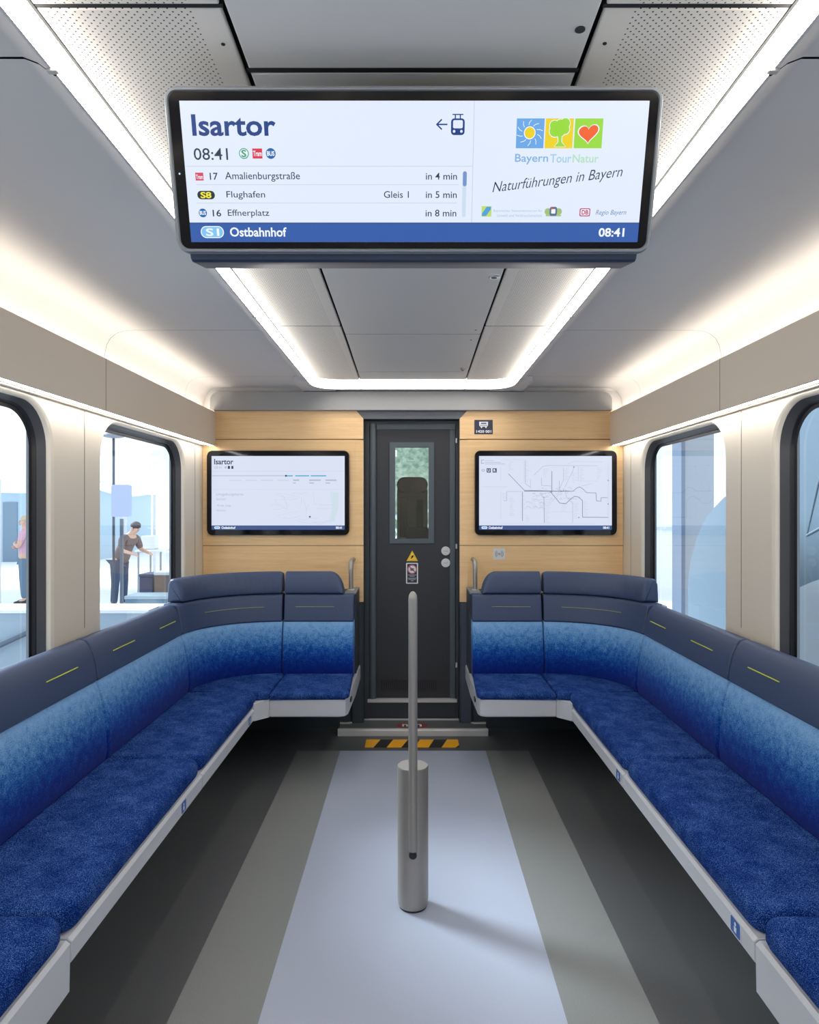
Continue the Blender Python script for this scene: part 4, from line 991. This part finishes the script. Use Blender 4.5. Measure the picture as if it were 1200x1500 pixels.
def table(x0, x1, ytop, Y, dep, label):
    X0, X1 = PX(x0, Y), PX(x1, Y); zt_ = PZ(ytop, Y); t = thing('table', label, 'table', ((X0+X1)/2, Y, GZ))
    MB().bbox(X0, X1, Y, Y+dep, zt_-.04, zt_, .008, 1).build('table_top', mat('table_white', (226, 228, 230), .5), t)
    for a in (X0+.06, X1-.06):
        for b_ in (Y+.06, Y+dep-.06): MB().tube([(a, b_, GZ), (a, b_, zt_-.04)], .022, 8).build('leg', mat('table_leg_grey', (150, 156, 164), .5), t)
    return t, zt_
table(197, 238, 806, 14.6, .8, 'white table outside the far left window')
zt_ = PZ(806, 14.6)
tag(MB().bbox(PX(206, 14.8), PX(226, 14.8), 14.8, 15.1, zt_, zt_+.30, .03, 2).build('white_box', WHITE), 'white box standing on the outdoor table', 'box')
cabm = MB(); rnd = random.Random(5)
pts = []
for i in range(120):
    a = i*.6; pts.append((PX(158, 11.8)+(.12+.05*math.sin(i*.37))*math.cos(a)+.03*rnd.random(), 11.8+(.12+.04*math.cos(i*.5))*math.sin(a), GZ+.02+.16*(i/120)+.01*rnd.random()))
cabm.tube(pts, .009, 6); tag(cabm.build('cable_coil', mat('cable_grey', (130, 142, 152), .5), smooth=True), 'tangled coil of grey cable on the ground outside the far left window', 'cable')
# low wall / platform outside the near left window
t = thing('loading_platform', 'pale grey-blue low platform close outside the near left window', 'platform', (-3.6, 4.65, GZ))
MB().box(-6.0, -1.75, 4.5, 4.8, GZ, .766).build('platform_body', mat('platform_pale', (150, 166, 180), .7), t)
MB().box(-6.0, -1.74, 4.49, 4.81, .766, .786).build('platform_edge', mat('platform_edge_white', (222, 226, 230), .7), t)
MB().tube([(PX(-60, 4.46), 4.46, PZ(973, 4.46)), (PX(75, 4.46), 4.46, PZ(911, 4.46))], .016, 10).build('diagonal_bar', mat('platform_band', (84, 98, 112), .6), t)
# people
def skin_obj(name, verts, edges, radii, m, parent, levels=2, loc=(0, 0, 0)):
    me = bpy.data.meshes.new(name+'_sk'); me.from_pydata([tuple(Vector(v_)) for v_ in verts], edges, [])
    o = bpy.data.objects.new(name+'_sk', me); COL.objects.link(o); md = o.modifiers.new('s', 'SKIN')
    if not me.skin_vertices: return None
    for i, r in enumerate(radii):
        me.skin_vertices[0].data[i].radius = (r, r) if not isinstance(r, tuple) else r
    me.skin_vertices[0].data[0].use_root = True
    ms = o.modifiers.new('b', 'SUBSURF'); ms.levels = levels; ms.render_levels = levels
    dg = bpy.context.evaluated_depsgraph_get(); me2 = bpy.data.meshes.new_from_object(o.evaluated_get(dg)); me2.name = name
    me2.materials.clear(); me2.materials.append(m); me2.shade_smooth()
    bpy.data.objects.remove(o); p_ = bpy.data.objects.new(name, me2); COL.objects.link(p_); p_.parent = parent; ORG[p_] = Vector((0, 0, 0)); return p_
SKINM = mat('skin', (206, 166, 146), .55)
def person(loc, rz, shirt, trousers, hair, label, crossed=True, lean=0.0, short=True):
    t = thing('person', label, 'person', loc); t.rotation_euler = (0, 0, rz)
    # local: facing -Y, z up from the feet, 1.70 m
    def L(x, y, z):      # lean forward about the hips
        if z > .92:
            a = lean; dz_ = z-.92; return (x, y-math.sin(a)*dz_, .92+math.cos(a)*dz_)
        return (x, y, z)
    V = [L(0, 0, .95), L(0, .005, 1.12), L(0, .01, 1.30), L(0, .01, 1.42), L(0, 0, 1.50), L(0, -.015, 1.58), L(0, -.015, 1.66)]
    E = [(0, 1), (1, 2), (2, 3), (3, 4), (4, 5), (5, 6)]; Rr = [(.14, .10), (.13, .095), (.15, .10), (.10, .07), .052, (.072, .088), (.06, .075)]
    arms = []
    for s_ in (-1, 1):
        sh = L(s_*.19, .01, 1.38)
        if crossed: el = L(s_*.25, -.06, 1.12); wr = L(s_*-.02, -.20, 1.14+.04*s_); hd = L(s_*-.10, -.18, 1.16+.04*s_)
        else: el = L(s_*.24, -.16, 1.14); wr = L(s_*.20, -.38, 1.08); hd = L(s_*.19, -.45, 1.06)
        n_ = len(V); V += [sh, el, wr, hd]; E += [(3, n_), (n_, n_+1), (n_+1, n_+2), (n_+2, n_+3)]; Rr += [.058, .042, .028, (.036, .018)]
        arms.append((sh, el))
        d = (Vector(hd)-Vector(wr)).normalized(); side = d.cross(Vector((0, 0, 1))).normalized()
        for k, ln_ in enumerate((.055, .075, .08, .075, .06)):
            off = side*(.014*(k-2)); st0 = Vector(hd)+off-d*(.03 if k == 0 else 0)
            dd = (d+side*(-.7 if k == 0 else 0)).normalized(); i0 = len(V)
            V += [tuple(st0+dd*ln_*.5), tuple(st0+dd*ln_+Vector((0, 0, -.015)))]; E += [(n_+3, i0), (i0, i0+1)]; Rr += [.008, .007]
    for s_ in (-1, 1):
        n_ = len(V); V += [(s_*.10, 0, .86), (s_*.11, -.01, .50), (s_*.12, .02, .09), (s_*.125, -.10, .04)]
        E += [(0, n_), (n_, n_+1), (n_+1, n_+2), (n_+2, n_+3)]; Rr += [.085, .055, .036, .03]
    skin_obj('body', V, E, Rr, SKINM, t)
    V = [L(0, 0, .81), L(0, .005, 1.10), L(0, .01, 1.30), L(0, .01, 1.41)]; E = [(0, 1), (1, 2), (2, 3)]; Rr = [(.178, .14), (.165, .130), (.172, .122), (.12, .085)]
    for sh, el in arms:
        n_ = len(V); m_ = tuple(Vector(sh).lerp(Vector(el), .62 if short else 1)); V += [sh, m_]; E += [(3, n_), (n_, n_+1)]; Rr += [.074, .060]
    skin_obj('shirt', V, E, Rr, mat('shirt_%d' % shirt[0], shirt, .8), t)
    V = [(0, 0, .95)]; E = []; Rr = [(.155, .118)]
    for s_ in (-1, 1):
        n_ = len(V); V += [(s_*.10, 0, .84), (s_*.11, -.01, .50), (s_*.12, .02, .10)]; E += [(0, n_), (n_, n_+1), (n_+1, n_+2)]; Rr += [.100, .075, .062]
    skin_obj('trousers', V, E, Rr, mat('trousers_%d' % trousers[0], trousers, .8), t)
    for s_ in (-1, 1):
        o = MB().ell((s_*.125, -.05, .035), (.045, .13, .04), 12, 6); o = mesh('shoe', o.v, o.f, PLBLACK, None, smooth=True); o.parent = t
    h = L(0, 0, 1.665); o = MB().ell((h[0], h[1]+.012, h[2]), (.082, .098, .075), 14, 8); o = mesh('hair', o.v, o.f, mat('hair_%d' % hair[0], hair, .7), None, smooth=True); o.parent = t
    def bit(nm, c_, r_, mm):
        o = MB().ell(c_, r_, 10, 6); o = mesh(nm, o.v, o.f, mm, None, smooth=True); o.parent = t
    bit('nose', L(0, -.105, 1.585), (.014, .02, .022), SKINM); bit('mouth', L(0, -.094, 1.545), (.026, .01, .007), mat('lips', (170, 104, 98), .5))
    for s_ in (-1, 1): bit('eye', L(s_*.03, -.088, 1.62), (.011, .008, .007), HBLK); bit('ear', L(s_*.085, -.01, 1.60), (.012, .02, .03), SKINM)
Yp = 13.4
person((PX(37, Yp), Yp, GZ), math.radians(-75), (200, 160, 178), (96, 118, 140), (196, 176, 150), 'person in pink shirt and grey jeans with crossed arms outside the near left window')
Yp = 12.6
person((PX(175, Yp), Yp, GZ), math.radians(70), (106, 92, 96), (62, 74, 100), (70, 60, 56), 'person in brown top and dark trousers leaning over the outdoor table', crossed=False, lean=.55, short=False)
# right side: white hall wall with a grey column, and a reflection built solid
HW = thing('hall_partition', 'white panelled partition outside the far right window', 'partition', (6, 14, GZ))
MB().box(3.2, 9.5, 14.8, 14.9, GZ, 4.5).build('white_panel', FAB, HW)
MB().box(3.2, 9.5, 14.76, 14.8, 1.0, 1.06).build('rail', mat('rail_pale', (200, 208, 216), .6), HW)
cm = thing('hall_column', 'grey square column outside the far right window', 'column', (3.77, 9.0, GZ))
MB().box(PX(1003, 9), PX(1046, 9), 9.0, 9.3, GZ, 4.6).build('column_shaft', mat('column_grey', (150, 158, 168), .6), cm)
MB().box(PX(1003, 9)-.05, PX(1003, 9), 8.98, 9.3, GZ, 4.6).build('edge_strip', mat('column_edge', (96, 112, 134), .6), cm)
ct = thing('curved_reflection_wall', 'large grey-blue curved wall standing in for a reflection in the right windows', 'reflection wall', (4.2, 4.5, GZ))  # curved shape is mostly a reflection in the glass, modelled as a wall
GB = mat('grey_blue_reflection', (112, 132, 148), .85)
pts = [(7.44, GZ), (7.44, .6), (7.43, .75), (7.38, .88), (7.32, .98), (7.22, 1.14), (7.08, 1.29), (6.94, 1.39), (6.8, 1.464), (6.59, 1.56), (6.0, 1.76), (5.6, 1.88), (5.36, 1.99), (5.27, 2.10), (5.19, 2.26), (5.05, 2.6), (4.9, 2.9), (3.6, 3.4), (1.5, 3.4), (1.5, GZ)]
MB().prism(pts, 'x', 3.0, 3.1, b=.008).build('reflection_panel', GB, ct, smooth=False)
MB().prism([(6.2, GZ), (6.2, .50), (5.8, .66), (5.36, .80), (5.04, .915), (4.4, 1.10), (1.5, 1.5), (1.5, GZ)], 'x', 2.95, 2.998, b=.008).build('pale_lower_panel', mat('pale_lower_panel', (206, 216, 226), .8), ct)
for a_, b_ in (((5.2, 1.25), (4.9, 1.9)), ((5.2, 1.25), (4.3, 1.45))):
    MB().tube([(2.998, a_[0], a_[1]), (2.995, (a_[0]+b_[0])/2, (a_[1]+b_[1])/2+.06), (2.998, b_[0], b_[1])], .008, 6).build('pale_arc', mat('arc_pale', (150, 168, 182), .8), ct)
